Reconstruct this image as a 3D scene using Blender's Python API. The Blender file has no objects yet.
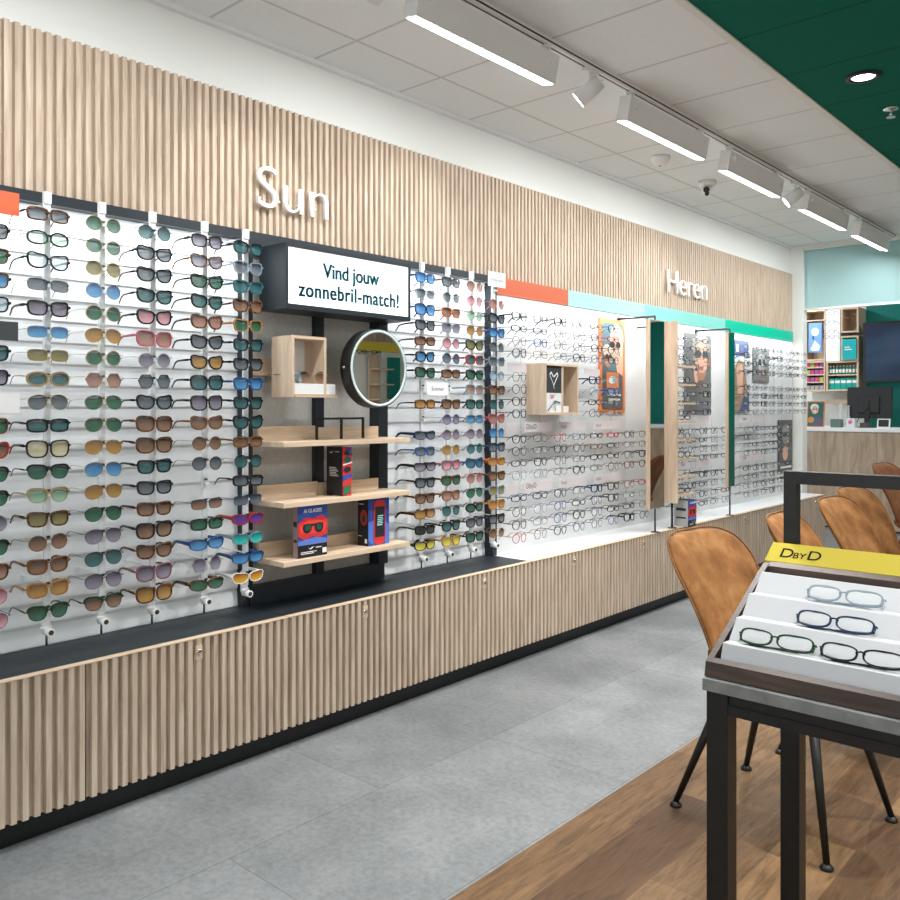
import bpy, bmesh, math, random
from mathutils import Vector, Matrix
random.seed(7)
R = math.radians
COL = bpy.context.scene.collection
PI = math.pi

# ------------------------------------------------------------------ materials
MATS = {}
def principled(name, color, rough=.5, metal=0, alpha=1, trans=0, emis=None, estr=0, spec=.5, ior=1.45, coat=0):
    if name in MATS: return MATS[name]
    if name.startswith('frame_'): spec = .3
    m = bpy.data.materials.new(name); m.use_nodes = True
    b = m.node_tree.nodes['Principled BSDF']
    b.inputs['Base Color'].default_value = (*color, 1)
    b.inputs['Roughness'].default_value = rough
    b.inputs['Metallic'].default_value = metal
    b.inputs['Alpha'].default_value = alpha
    b.inputs['Transmission Weight'].default_value = trans
    b.inputs['IOR'].default_value = ior
    b.inputs['Specular IOR Level'].default_value = spec
    b.inputs['Coat Weight'].default_value = coat
    if emis:
        b.inputs['Emission Color'].default_value = (*emis, 1)
        b.inputs['Emission Strength'].default_value = estr
    m.diffuse_color = (*color, 1)
    MATS[name] = m
    return m
def N(m, t): return m.node_tree.nodes.new(t)
def L(m, a, b): m.node_tree.links.new(a, b)
def ramp(m, stops):
    r = N(m, 'ShaderNodeValToRGB'); e = r.color_ramp.elements
    e[0].position, e[0].color = stops[0][0], (*stops[0][1], 1)
    e[1].position, e[1].color = stops[-1][0], (*stops[-1][1], 1)
    for p, c in stops[1:-1]:
        k = e.new(p); k.color = (*c, 1)
    return r
def textured(name, stops, scale=(1, 1, 1), nscale=6, detail=6, rough=.5, distort=0, bump=0, metal=0, spec=.5):
    if name in MATS: return MATS[name]
    m = principled(name, stops[len(stops)//2][1], rough, metal, spec=spec)
    b = m.node_tree.nodes['Principled BSDF']
    tc = N(m, 'ShaderNodeTexCoord'); mp = N(m, 'ShaderNodeMapping'); mp.inputs['Scale'].default_value = scale
    n = N(m, 'ShaderNodeTexNoise'); n.inputs['Scale'].default_value = nscale; n.inputs['Detail'].default_value = detail
    n.inputs['Distortion'].default_value = distort; n.inputs['Roughness'].default_value = .6
    L(m, tc.outputs['Object'], mp.inputs['Vector']); L(m, mp.outputs['Vector'], n.inputs['Vector'])
    r = ramp(m, stops); L(m, n.outputs['Fac'], r.inputs['Fac']); L(m, r.outputs['Color'], b.inputs['Base Color'])
    if bump:
        bp = N(m, 'ShaderNodeBump'); bp.inputs['Strength'].default_value = bump; bp.inputs['Distance'].default_value = .005
        L(m, n.outputs['Fac'], bp.inputs['Height']); L(m, bp.outputs['Normal'], b.inputs['Normal'])
    return m

oak_slat = textured('oak_slat', [(.25, (.36, .27, .20)), (.5, (.54, .43, .33)), (.75, (.68, .57, .455))], (18, 18, 1.3), 3, 8, .55, .4, .15)
oak_board = textured('oak_board', [(.25, (.50, .36, .24)), (.5, (.66, .50, .355)), (.75, (.76, .61, .46))], (14, 1.2, 14), 3, 8, .5, .4)
oak_vert = textured('oak_vertical', [(.25, (.46, .33, .225)), (.5, (.62, .47, .34)), (.75, (.74, .59, .45))], (12, 12, 1.2), 2.4, 8, .5, .8)
desk_wood = textured('desk_oak', [(.3, (.27, .19, .125)), (.5, (.40, .30, .21)), (.72, (.52, .41, .30))], (5, 5, .9), 2.2, 9, .5, 1.6)
walnut = textured('walnut', [(.3, (.018, .009, .006)), (.55, (.04, .022, .014)), (.75, (.085, .05, .032))], (1.5, 22, 22), 3, 8, .45, .5)
suede = textured('camel_suede', [(.30, (.13, .055, .018)), (.5, (.225, .10, .034)), (.72, (.34, .175, .07))], (1, 1, 1), 10, 10, .85, .25, .3, spec=.2)
suede_dark = textured('brown_suede', [(.25, (.09, .035, .015)), (.5, (.16, .062, .026)), (.78, (.23, .10, .045))], (1, 1, 1), 9, 8, .8, .6, .2, spec=.2)
conc_top = textured('concrete_laminate', [(.3, (.15, .16, .16)), (.7, (.27, .28, .28))], (1, 1, 1), 22, 8, .6)
white_paint = principled('white_paint', (.76, .78, .75), .7)
white_gloss = principled('white_laminate', (.86, .87, .88), .3)
white_metal = principled('white_metal', (.78, .79, .79), .4)
black_metal = textured('black_metal', [(.3, (.006, .0065, .006)), (.7, (.012, .0125, .0115))], (1, 1, 1), 40, 4, .42)
dark_frame = principled('anthracite_frame', (.012, .018, .024), .45)
black_top = textured('anthracite_worktop', [(.3, (.008, .013, .018)), (.7, (.016, .024, .031))], (1, 1, 1), 30, 6, .5)
plinth_black = principled('plinth_black', (.003, .0035, .004), .35)
chrome = principled('chrome', (.75, .76, .78), .18, 1)
steel_dark = principled('dark_steel', (.10, .105, .11), .35, 1)
acrylic = principled('frosted_acrylic', (.86, .89, .90), .25, 0, .9)
clear_ac = principled('clear_acrylic', (.9, .93, .95), .1, 0, .12)
panel_white = principled('louvre_white', (.82, .85, .87), .45)
optic_white = principled('optic_panel_white', (.70, .715, .72), .6)
grey_panel = textured('grey_back_panel', [(.3, (.42, .42, .40)), (.7, (.50, .50, .48))], (1, 1, 1), 60, 3, .7)
mirror_m = principled('mirror_glass', (.92, .94, .94), .01, 1)
teal_paint = principled('teal_paint', (.0, .20, .165), .6)
letter_white = principled('letter_white', (.92, .92, .92), .4)
teal_letter = principled('sign_teal', (.008, .13, .17), .6)
red_box = principled('carton_red', (.62, .03, .03), .4)
blue_box = principled('carton_blue', (.03, .08, .36), .4)
black_box = principled('carton_black', (.015, .015, .018), .4)
ltblue_box = principled('carton_light_blue', (.12, .25, .62), .4)
txt_white = principled('print_white', (.85, .85, .85), .6)
black_plastic = principled('black_plastic', (.009, .009, .010), .4)

def ceiling_tiles(name, base, seam, w=.007):
    # suspended ceiling: joints every .523 m along the wall and at given X
    m = principled(name, base, .85, spec=.2); b = m.node_tree.nodes['Principled BSDF']
    g = N(m, 'ShaderNodeNewGeometry'); s = N(m, 'ShaderNodeSeparateXYZ'); L(m, g.outputs['Position'], s.inputs[0])
    def math_(op, a, c=None, d=None):
        n = N(m, 'ShaderNodeMath'); n.operation = op
        for i, v in enumerate((a, c, d)):
            if v is None: continue
            if isinstance(v, (int, float)): n.inputs[i].default_value = v
            else: L(m, v, n.inputs[i])
        return n.outputs[0]
    fy = math_('PINGPONG', math_('ADD', s.outputs['Y'], -3.943 + 52.3), .2615)
    fx = math_('PINGPONG', math_('ADD', s.outputs['X'], 2.634 + 11.74*2), .587)
    ly = math_('LESS_THAN', fy, w); lx = math_('LESS_THAN', fx, w)
    k = math_('MAXIMUM', lx, ly)
    mx = N(m, 'ShaderNodeMix'); mx.data_type = 'RGBA'; L(m, k, mx.inputs['Factor'])
    nz = N(m, 'ShaderNodeTexNoise'); nz.inputs['Scale'].default_value = 160; nz.inputs['Detail'].default_value = 3
    L(m, g.outputs['Position'], nz.inputs['Vector'])
    r = ramp(m, [(.35, tuple(v*.93 for v in base)), (.65, base)]); L(m, nz.outputs['Fac'], r.inputs['Fac'])
    L(m, r.outputs['Color'], mx.inputs['A']); mx.inputs['B'].default_value = (*seam, 1)
    L(m, mx.outputs['Result'], b.inputs['Base Color'])
    bp = N(m, 'ShaderNodeBump'); bp.inputs['Strength'].default_value = .6; bp.inputs['Distance'].default_value = .004; bp.invert = True
    L(m, k, bp.inputs['Height']); L(m, bp.outputs['Normal'], b.inputs['Normal'])
    return m
ceil_white = ceiling_tiles('ceiling_tile_white', (.86, .90, .91), (.62, .64, .645))
ceil_green = ceiling_tiles('ceiling_tile_green', (.0, .125, .085), (.0, .065, .045), .006)

def floor_concrete():
    m = principled('floor_concrete', (.4, .42, .43), .5); b = m.node_tree.nodes['Principled BSDF']
    g = N(m, 'ShaderNodeNewGeometry')
    n1 = N(m, 'ShaderNodeTexNoise'); n1.inputs['Scale'].default_value = 1.6; n1.inputs['Detail'].default_value = 9; n1.inputs['Roughness'].default_value = .62
    n2 = N(m, 'ShaderNodeTexNoise'); n2.inputs['Scale'].default_value = 45; n2.inputs['Detail'].default_value = 6; n2.inputs['Roughness'].default_value = .7
    br = N(m, 'ShaderNodeTexBrick'); br.inputs['Scale'].default_value = 1
    br.inputs['Brick Width'].default_value = 1.2; br.inputs['Row Height'].default_value = .6; br.inputs['Mortar Size'].default_value = .0016
    br.inputs['Color1'].default_value = (.47, .47, .47, 1); br.inputs['Color2'].default_value = (.56, .56, .56, 1); br.inputs['Mortar'].default_value = (.30, .30, .30, 1)
    mp = N(m, 'ShaderNodeMapping'); mp.inputs['Rotation'].default_value = (0, 0, R(90)); mp.inputs['Location'].default_value = (.2, .3, 0)
    L(m, g.outputs['Position'], mp.inputs['Vector']); L(m, mp.outputs['Vector'], br.inputs['Vector'])
    for n in (n1, n2): L(m, g.outputs['Position'], n.inputs['Vector'])
    r1 = ramp(m, [(.3, (.28, .30, .315)), (.5, (.41, .435, .45)), (.7, (.60, .62, .635))]); L(m, n1.outputs['Fac'], r1.inputs['Fac'])
    r2 = ramp(m, [(.32, (.70, .70, .70)), (.62, (1, 1, 1))]); L(m, n2.outputs['Fac'], r2.inputs['Fac'])
    a = N(m, 'ShaderNodeMix'); a.data_type = 'RGBA'; a.blend_type = 'MULTIPLY'; a.inputs['Factor'].default_value = 1
    c = N(m, 'ShaderNodeMix'); c.data_type = 'RGBA'; c.blend_type = 'MULTIPLY'; c.inputs['Factor'].default_value = 1
    L(m, r1.outputs['Color'], a.inputs['A']); L(m, r2.outputs['Color'], a.inputs['B'])
    L(m, a.outputs['Result'], c.inputs['A']); L(m, br.outputs['Color'], c.inputs['B'])
    L(m, c.outputs['Result'], b.inputs['Base Color'])
    return m
def floor_wood():
    m = principled('floor_oak_planks', (.3, .18, .1), .55, spec=.3); b = m.node_tree.nodes['Principled BSDF']
    g = N(m, 'ShaderNodeNewGeometry')
    mp = N(m, 'ShaderNodeMapping'); mp.inputs['Rotation'].default_value = (0, 0, R(90)); mp.inputs['Location'].default_value = (.1, .0, 0)
    br = N(m, 'ShaderNodeTexBrick'); br.inputs['Scale'].default_value = 1; br.offset = .37
    br.inputs['Brick Width'].default_value = .85; br.inputs['Row Height'].default_value = .19; br.inputs['Mortar Size'].default_value = .0012
    br.inputs['Color1'].default_value = (.07, .035, .015, 1); br.inputs['Color2'].default_value = (.20, .12, .057, 1); br.inputs['Mortar'].default_value = (.10, .055, .03, 1)
    L(m, g.outputs['Position'], mp.inputs['Vector']); L(m, mp.outputs['Vector'], br.inputs['Vector'])
    mg = N(m, 'ShaderNodeMapping'); mg.inputs['Scale'].default_value = (16, 1.6, 1); L(m, g.outputs['Position'], mg.inputs['Vector'])
    n = N(m, 'ShaderNodeTexNoise'); n.inputs['Scale'].default_value = 3; n.inputs['Detail'].default_value = 10; n.inputs['Distortion'].default_value = 1.4; n.inputs['Roughness'].default_value = .65
    L(m, mg.outputs['Vector'], n.inputs['Vector'])
    r = ramp(m, [(.28, (.42, .38, .34)), (.5, (.95, .92, .9)), (.72, (1.35, 1.3, 1.22))]); L(m, n.outputs['Fac'], r.inputs['Fac'])
    x = N(m, 'ShaderNodeMix'); x.data_type = 'RGBA'; x.blend_type = 'MULTIPLY'; x.inputs['Factor'].default_value = 1
    L(m, br.outputs['Color'], x.inputs['A']); L(m, r.outputs['Color'], x.inputs['B']); L(m, x.outputs['Result'], b.inputs['Base Color'])
    return m

def emitter(name, color, s):
    if name in MATS: return MATS[name]
    return principled(name, color, .5, emis=color, estr=s)

# ------------------------------------------------------------------ mesh helpers
class MB:
    def __init__(s): s.bm = bmesh.new()
    def box(s, x0, x1, y0, y1, z0, z1, mi=0, M=None):
        P = [(x, y, z) for x in (x0, x1) for y in (y0, y1) for z in (z0, z1)]
        v = [s.bm.verts.new(M @ Vector(p) if M else p) for p in P]
        for q in ((0, 1, 3, 2), (4, 6, 7, 5), (0, 4, 5, 1), (2, 3, 7, 6), (0, 2, 6, 4), (1, 5, 7, 3)):
            f = s.bm.faces.new([v[i] for i in q]); f.material_index = mi
        return s
    def cyl(s, a, b, r0, r1=None, n=16, mi=0, smooth=True):
        r1 = r0 if r1 is None else r1
        a, b = Vector(a), Vector(b); d = (b-a).normalized()
        u = d.orthogonal().normalized(); w = d.cross(u)
        A = [s.bm.verts.new(a + r0*(math.cos(2*PI*i/n)*u + math.sin(2*PI*i/n)*w)) for i in range(n)]
        B = [s.bm.verts.new(b + r1*(math.cos(2*PI*i/n)*u + math.sin(2*PI*i/n)*w)) for i in range(n)]
        for i in range(n):
            f = s.bm.faces.new((A[i], A[(i+1) % n], B[(i+1) % n], B[i])); f.smooth = smooth; f.material_index = mi
        f = s.bm.faces.new(A[::-1]); f.material_index = mi
        f = s.bm.faces.new(B); f.material_index = mi
        return s
    def lathe(s, prof, c=(0, 0, 0), n=24, axis='Z', mi=0, cap=True):
        rings = []
        for r, h in prof:
            ring = []
            for i in range(n):
                a = 2*PI*i/n; p = (r*math.cos(a), r*math.sin(a), h)
                if axis == 'X': p = (h, r*math.cos(a), r*math.sin(a))
                ring.append(s.bm.verts.new(Vector(c)+Vector(p)))
            rings.append(ring)
        for A, B in zip(rings, rings[1:]):
            for i in range(n):
                f = s.bm.faces.new((A[i], A[(i+1) % n], B[(i+1) % n], B[i])); f.smooth = True; f.material_index = mi
        for ring in ((rings[0], rings[-1]) if cap else ()):
            f = s.bm.faces.new(ring); f.material_index = mi
        return s
    def tube(s, pts, r, n=8, mi=0, rz=None):
        # swept section; rz gives vertical half height for a flat section
        pts = [Vector(p) for p in pts]; rings = []
        for i, p in enumerate(pts):
            d = (pts[min(i+1, len(pts)-1)]-pts[max(i-1, 0)]).normalized()
            up = Vector((0, 0, 1)) if abs(d.z) < .95 else Vector((1, 0, 0))
            u = d.cross(up).normalized(); w = u.cross(d).normalized()
            rr = r[i] if isinstance(r, (list, tuple)) else r
            hh = (rz[i] if isinstance(rz, (list, tuple)) else rz) if rz is not None else rr
            rings.append([s.bm.verts.new(p + rr*math.cos(2*PI*k/n)*u + hh*math.sin(2*PI*k/n)*w) for k in range(n)])
        for A, B in zip(rings, rings[1:]):
            for k in range(n):
                f = s.bm.faces.new((A[k], A[(k+1) % n], B[(k+1) % n], B[k])); f.smooth = True; f.material_index = mi
        f = s.bm.faces.new(rings[0][::-1]); f.material_index = mi
        f = s.bm.faces.new(rings[-1]); f.material_index = mi
        return s
    def poly(s, pts, mi=0):
        f = s.bm.faces.new([s.bm.verts.new(p) for p in pts]); f.material_index = mi; return s
    def prism(s, pts, off, mi=0):
        A = [s.bm.verts.new(p) for p in pts]; B = [s.bm.verts.new(Vector(p)+Vector(off)) for p in pts]; n = len(pts)
        for i in range(n):
            f = s.bm.faces.new((A[i], A[(i+1) % n], B[(i+1) % n], B[i])); f.material_index = mi
        f = s.bm.faces.new(A[::-1]); f.material_index = mi
        f = s.bm.faces.new(B); f.material_index = mi
        return s
    def build(s, name, mats, parent=None, bevel=0, recalc=True):
        if recalc: bmesh.ops.recalc_face_normals(s.bm, faces=s.bm.faces)
        me = bpy.data.meshes.new(name); s.bm.to_mesh(me); s.bm.free()
        for m in (mats if isinstance(mats, (list, tuple)) else [mats]): me.materials.append(m)
        o = bpy.data.objects.new(name, me); COL.objects.link(o)
        if parent: o.parent = parent
        if bevel:
            b = o.modifiers.new('bevel', 'BEVEL'); b.width = bevel; b.segments = 2; b.limit_method = 'ANGLE'
        return o
def tag(o, label, cat, group=None, kind=None):
    o['label'] = label
    if cat: o['category'] = cat
    if group: o['group'] = group
    if kind: o['kind'] = kind
    return o
def struct(o, label=None):
    o['kind'] = 'structure'
    if label: o['label'] = label
    return o
def empty(name, loc, label, cat, group=None, rz=0):
    o = bpy.data.objects.new(name, None); COL.objects.link(o); o.empty_display_size = .05
    o.location = loc; o.rotation_euler = (0, 0, rz)
    return tag(o, label, cat, group)
def setmat(o, m, i=0):
    o.material_slots[i].link = 'OBJECT'; o.material_slots[i].material = m
def kids(o): return [c for c in ALLK.get(o, [])]
ALLK = {}
def box(name, b, m, parent=None, bevel=0): return MB().box(*b).build(name, m, parent, bevel)
def text(name, s, mat, parent, loc, size, rot=(R(90), 0, R(90)), extrude=.001, offset=0, align='LEFT', width=None, spacing=1, bold=0):
    cu = bpy.data.curves.new(name, 'FONT'); cu.body = s; cu.size = size; cu.extrude = extrude; cu.offset = offset
    cu.align_x = align; cu.space_line = .95; cu.space_character = spacing
    o = bpy.data.objects.new(name, cu); COL.objects.link(o)
    bpy.context.view_layer.update()
    me = bpy.data.meshes.new_from_object(o.evaluated_get(bpy.context.evaluated_depsgraph_get()))
    bpy.data.objects.remove(o); me.materials.clear(); me.materials.append(mat)
    if width:
        xs = [v.co.x for v in me.vertices]; k = width/(max(xs)-min(xs))
        for v in me.vertices: v.co.x *= k
    if bold:
        b2 = bmesh.new()
        for dx in (-bold, 0, bold):
            n0 = len(b2.verts); b2.from_mesh(me); b2.verts.ensure_lookup_table()
            for v in b2.verts[n0:]: v.co.x += dx; v.co.z += abs(dx)*.05
        b2.to_mesh(me); b2.free()
    q = bpy.data.objects.new(name, me); COL.objects.link(q); q.location = loc; q.rotation_euler = rot
    if parent: q.parent = parent
    return q
def art(name, parent, shapes, M, w, h, t=.0012):
    """a flat print: shapes in 0..1 board coordinates; M maps (u*w, v*h, n) to the parent's space"""
    mb = MB(); mats = []; idx = {}
    for i, (kind, col, *a) in enumerate(shapes):
        if col not in idx:
            idx[col] = len(mats); mats.append(principled('print_%d_%d_%d' % tuple(int(c*255) for c in col), col, .6))
        z = .0006*(i+1)*t/.0012
        if kind == 'e':
            cx, cy, rx, ry = a[:4]; pts = [(cx+rx*math.cos(q*PI/12), cy+ry*math.sin(q*PI/12)) for q in range(24)]
        elif kind == 'r':
            x0, y0, x1, y1 = a; pts = [(x0, y0), (x1, y0), (x1, y1), (x0, y1)]
        else: pts = a[0]
        mb.poly([M @ Vector((p[0]*w, p[1]*h, z)) for p in pts], idx[col])
    return mb.build(name, mats, parent, recalc=False)
def facingX(x, y, z):   # board u -> +Y, v -> +Z, normal +X
    return Matrix(((0, 0, 1, x), (1, 0, 0, y), (0, 1, 0, z), (0, 0, 0, 1)))
def facingmY(x, y, z):  # board u -> +X, v -> +Z, normal -Y
    return Matrix(((1, 0, 0, x), (0, 0, -1, y), (0, 1, 0, z), (0, 0, 0, 1)))
ORD = ['', 'first', 'second', 'third', 'fourth', 'fifth', 'sixth', 'seventh', 'eighth', 'ninth', 'tenth', 'eleventh', 'twelfth',
       'thirteenth', 'fourteenth', 'fifteenth', 'sixteenth', 'seventeenth', 'eighteenth']

# ------------------------------------------------------------------ room shell
WX, OX, Y0, YE, YB, ZC = -2.93, 3.0, -3.2, 8.2, 10.75, 2.83
struct(box('floor', (-4.8, -1.49, Y0, YB, -.05, 0), floor_concrete()), 'grey concrete look vinyl floor')
struct(box('floor_wood', (-1.49, OX, Y0, YB, -.05, 0), floor_wood()), 'brown oak plank floor under the chairs')
struct(box('wall_left', (WX-.1, WX, Y0, YE+.12, 0, ZC), white_paint), 'white wall above the oak slats')
struct(box('ceiling', (WX-.1, -1.475, Y0, YE, ZC, ZC+.08), ceil_white), 'white suspended tile ceiling')
struct(box('ceiling_green', (-1.445, OX, Y0, YE, ZC, ZC+.08), ceil_green), 'dark green suspended ceiling field')
struct(box('trim_1', (-1.475, -1.445, Y0, YE, ZC-.008, ZC+.08), white_paint), 'white edge strip between white and green ceiling')
struct(box('trim_2', (WX, WX+.025, Y0, YE-.06, ZC-.02, ZC), white_metal), 'white angle strip along wall and ceiling')
struct(box('wall_right', (OX, OX+.1, Y0, YB, 0, ZC), white_paint))
struct(box('trim_3', (WX, -2.81, YE-.06, YE+.06, 0, ZC), white_paint), 'white post at the end of the slatted wall')
struct(box('trim_4', (-2.81, OX, YE-.05, YE+.05, ZC-.05, ZC), white_paint), 'white strip over the frosted glass')
struct(box('trim_5', (-2.81, OX, YE-.02, YE+.02, 2.22, 2.238), white_metal), 'thin strip under the frosted glass')
frost = principled('frosted_teal_glass', (.50, .72, .72), .5, 0, 1, .55, ior=1.2)
struct(box('window_1', (-2.81, OX, YE-.006, YE+.006, 2.238, ZC-.05), frost), 'frosted blue green glass bulkhead')
# back room
struct(box('wall_back', (-4.8, -2.97, YB, YB+.1, 0, ZC), white_paint))
struct(box('wall_back_teal', (-2.97, OX, YB-.02, YB+.1, 0, ZC), teal_paint), 'teal wall behind the television')
struct(box('wall_back_left', (-4.9, -4.8, YE, YB, 0, ZC), white_paint))
struct(box('ceiling_back', (-4.8, OX, YE+.12, YB, ZC, ZC+.08), ceil_white))

# slatted upper wall
def slats(mb, y0, y1, z0, z1, xb, depth=.017, pitch=.0334, base=.012):
    n = int(round((y1-y0)/pitch)); p = (y1-y0)/n; prof = [(xb, y0)]
    for i in range(n):
        a = y0+i*p
        prof += [(xb+base, a+.0006), (xb+base, a+p*.22), (xb+base+depth, a+p*.30), (xb+base+depth, a+p*.80), (xb+base, a+p*.88)]
    prof += [(xb+base, y1-.0006), (xb, y1)]
    A = [mb.bm.verts.new((x, y, z0)) for x, y in prof]; B = [mb.bm.verts.new((x, y, z1)) for x, y in prof]
    for i in range(len(prof)):
        j = (i+1) % len(prof); mb.bm.faces.new((A[i], A[j], B[j], B[i]))
    # caps as strips
    for V in (A, B):
        for i in range(n):
            k = 1+i*5; mb.bm.faces.new((V[k+1], V[k+2], V[k+3], V[k+4]))
    e0 = [mb.bm.verts.new((xb, y0, z)) for z in (z0, z1)]
    for z in (z0, z1):
        mb.bm.faces.new([mb.bm.verts.new(q) for q in ((xb, y0, z), (xb+base, y0, z), (xb+base, y1, z), (xb, y1, z))])
mb = MB(); slats(mb, -.4, 8.1, 2.016, 2.56, WX+.012)
struct(mb.build('wall_slats', oak_slat, recalc=True), 'pale oak vertical slat cladding high on the left wall')
o = box('wall_slats_end', (WX+.001, WX+.03, 8.07, 8.13, .52, 2.016), oak_slat); struct(o, 'oak strip at the end of the eyeglass wall')

def letters(word, y, z, width, label):
    e = empty('wall_lettering', (-2.868, y, z), label, 'lettering')
    t = text('letters', word, letter_white, e, (0, 0, 0), .25, extrude=.008, offset=-.0035, width=width)
    for i in range(4): MB().cyl((-.032, width*(.1+.26*i), .04), (-.008, width*(.1+.26*i), .04), .004).build('spacer', white_metal, e)
letters('Sun', 2.03, 2.12, .37, 'white raised letters reading Sun on the oak slats')
letters('Heren', 5.55, 2.13, .63, 'white raised letters reading Heren on the oak slats')

# ------------------------------------------------------------------ bench
seams = [.44+.777*i for i in range(10)] + [8.09]
XF = -2.59
for i in range(10):
    a, b = seams[i], seams[i+1]
    names = ['at the left edge under the first sunglasses', 'with a lock, under the left sunglasses rods', 'with a lock, below the three oak shelves',
             'with a lock, below the right sunglasses rods', 'first one under the white worktop', 'second one under the white worktop',
             'third one under the white worktop', 'fourth one under the white worktop', 'fifth one under the white worktop', 'at the far end beside the desk']
    e = empty('bench_cabinet', (XF, a, 0), 'slatted pale oak bench cabinet ' + names[i], 'cabinet', 'oak bench cabinets along the wall')
    box('carcass', (-.30, -.031, .002, b-a-.002, .084, .484), oak_vert, e)
    mb = MB(); slats(mb, .0025, b-a-.0025, .084, .504, -.03)
    fr = mb.build('slatted_front', oak_slat, e)
    lk = MB().box(-.014, .001, .378, .402, .432, .48); lk.build('lock_block', oak_board, fr)
    MB().lathe([(.0095, 0), (.0095, .004), (.006, .005), (.006, .003)], (.001, .39, .458), 20, 'X').build('lock', chrome, fr)
    box('plinth', (-.30, -.055, 0, b-a, 0, .084), plinth_black, e)
for k, (a, b, m, n, w, ww) in enumerate([(.44, 1.99, black_top, 'worktop', 'anthracite worktop strip on the bench under the left sunglasses', .0),
                                (1.994, 3.549, black_top, 'worktop', 'anthracite worktop strip on the bench under shelves and right sunglasses', 0),
                                (3.553, 8.09, white_gloss, 'worktop', 'long white worktop on the bench under the eyeglasses wall', .0)]):
    e = empty(n, (-2.6, a, .484), w, 'worktop', 'worktops on the oak bench')
    box('top_board', (-.285, -.0205, 0, b-a, 0, .023), m, e)
    box('edge_cap', (-.020, .0105, 0, b-a, .0203, .0232), oak_board, e)

# ------------------------------------------------------------------ display frames
def louvre(mb, y0, y1, z0, z1, xb, pitch=.0725):
    n = int((z1-z0)/pitch)+1; prof = [(xb-.01, z0)]
    z = z0
    while z < z1-1e-4:
        t = min(z+pitch, z1); prof += [(xb+.006, z), (xb+.006, z+.005), (xb, t)]; z = t
    prof += [(xb-.01, z1)]
    A = [mb.bm.verts.new((x, y0, z)) for x, z in prof]; B = [mb.bm.verts.new((x, y1, z)) for x, z in prof]
    for i in range(len(prof)):
        j = (i+1) % len(prof); mb.bm.faces.new((A[i], A[j], B[j], B[i]))
XP = -2.90
e = empty('sunglasses_bay', (XP, .44, .507), 'louvred white sunglasses display bay with dark top rail, left of shelves', 'display bay')
mb = MB(); louvre(mb, 0, 1.53, 0, 1.468, 0); mb.build('louvred_panel', panel_white, e)
box('top_rail', (0, .045, 0, 1.55, 1.468, 1.503), dark_frame, e)
box('post', (0, .045, 1.53, 1.555, 0, 1.468), dark_frame, e)
e = empty('sunglasses_bay', (XP, 2.745, .507), 'louvred white sunglasses display bay between round mirror and dark post', 'display bay')
mb = MB(); louvre(mb, .0, .79, 0, 1.468, 0); mb.build('louvred_panel', panel_white, e)
box('top_rail', (0, .045, 0, .82, 1.468, 1.503), dark_frame, e)
box('post', (0, .06, .79, .825, 0, 1.468), dark_frame, e)

# shelf bay
e = empty('shelf_bay', (XP, 1.998, .507), 'dark framed bay with grey back panel behind oak shelves', 'display bay')
box('back_panel', (0, .012, .0, .745, .07, 1.468), grey_panel, e)
box('base_beam', (0, .05, 0, .745, 0, .075), dark_frame, e)
box('top_rail', (0, .045, 0, .745, 1.43, 1.503), dark_frame, e)
for y in (.345, ): box('upright', (.012, .04, y, y+.045, .075, 1.43), dark_frame, e)
box('upright', (.012, .075, .685, .742, .075, 1.43), dark_frame, e)
box('upright', (.012, .04, .0, .02, .075, 1.43), dark_frame, e)
box('wood_rail', (.012, .03, .02, .27, .925, 1.0), oak_board, e)

# light box sign
e = empty('lightbox_sign', (-2.855, 2.046, 1.692), 'white lightbox sign in dark housing reading Vind jouw zonnebril-match!', 'sign')
D, W_, H_ = .172, .70, .258
mb = MB(); mb.box(0, D-.012, 0, W_, 0, H_)
for b in ((D-.012, D, 0, W_, 0, .02), (D-.012, D, 0, W_, H_-.014, H_), (D-.012, D, 0, .014, .02, H_-.014), (D-.012, D, W_-.012, W_, .02, H_-.014)): mb.box(*b)
mb.build('housing', dark_frame, e)
box('light_panel', (D-.011, D-.005, .014, W_-.012, .02, H_-.014), emitter('sign_light', (.95, .98, 1.0), .55), e)
text('lettering', 'Vind jouw', teal_letter, e, (D-.0045, .35, .142), .085, extrude=.0005, offset=.001, align='CENTER', width=.315, bold=.0022)
text('lettering', 'zonnebril-match!', teal_letter, e, (D-.0045, .35, .055), .085, extrude=.0005, offset=.001, align='CENTER', width=.56, spacing=1.08, bold=.0022)

# oak shelves
for z, w in ((1.167, 'topmost of three, holding a black wire stand'), (.93, 'middle of three, holding a tall black carton'), (.70, 'lowest of three, holding two coloured cartons')):
    e = empty('wall_shelf', (-2.86, 2.02, z), 'pale oak wall shelf with upstand, ' + w, 'shelf', 'oak shelves under the lightbox')
    box('board', (.0, .20, 0, .70, -.02, 0), oak_board, e, .001)
    box('upstand', (.025, .04, 0, .30, 0, .058), oak_board, e)
    box('upstand', (.025, .04, .303, .655, 0, .05), oak_board, e)

# black wire stand
e = empty('wire_stand', (-2.76, 2.245, 1.167), 'black square bar display stand on the topmost oak shelf', 'display stand')
def bar(n, a, b, r=.0045):
    a, b = Vector(a), Vector(b); lo = [min(a[i], b[i])-r for i in range(3)]; hi = [max(a[i], b[i])+r for i in range(3)]
    box(n, (lo[0], hi[0], lo[1], hi[1], lo[2], hi[2]), black_metal, e)
for y in (0.02, .155, .28): bar('leg', (0, y, .005), (0, y, .088))
bar('crossbar', (0, .0345, .088), (0, .1405, .088)); bar('crossbar', (.0, .1695, .088), (.0, .2655, .088))

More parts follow.
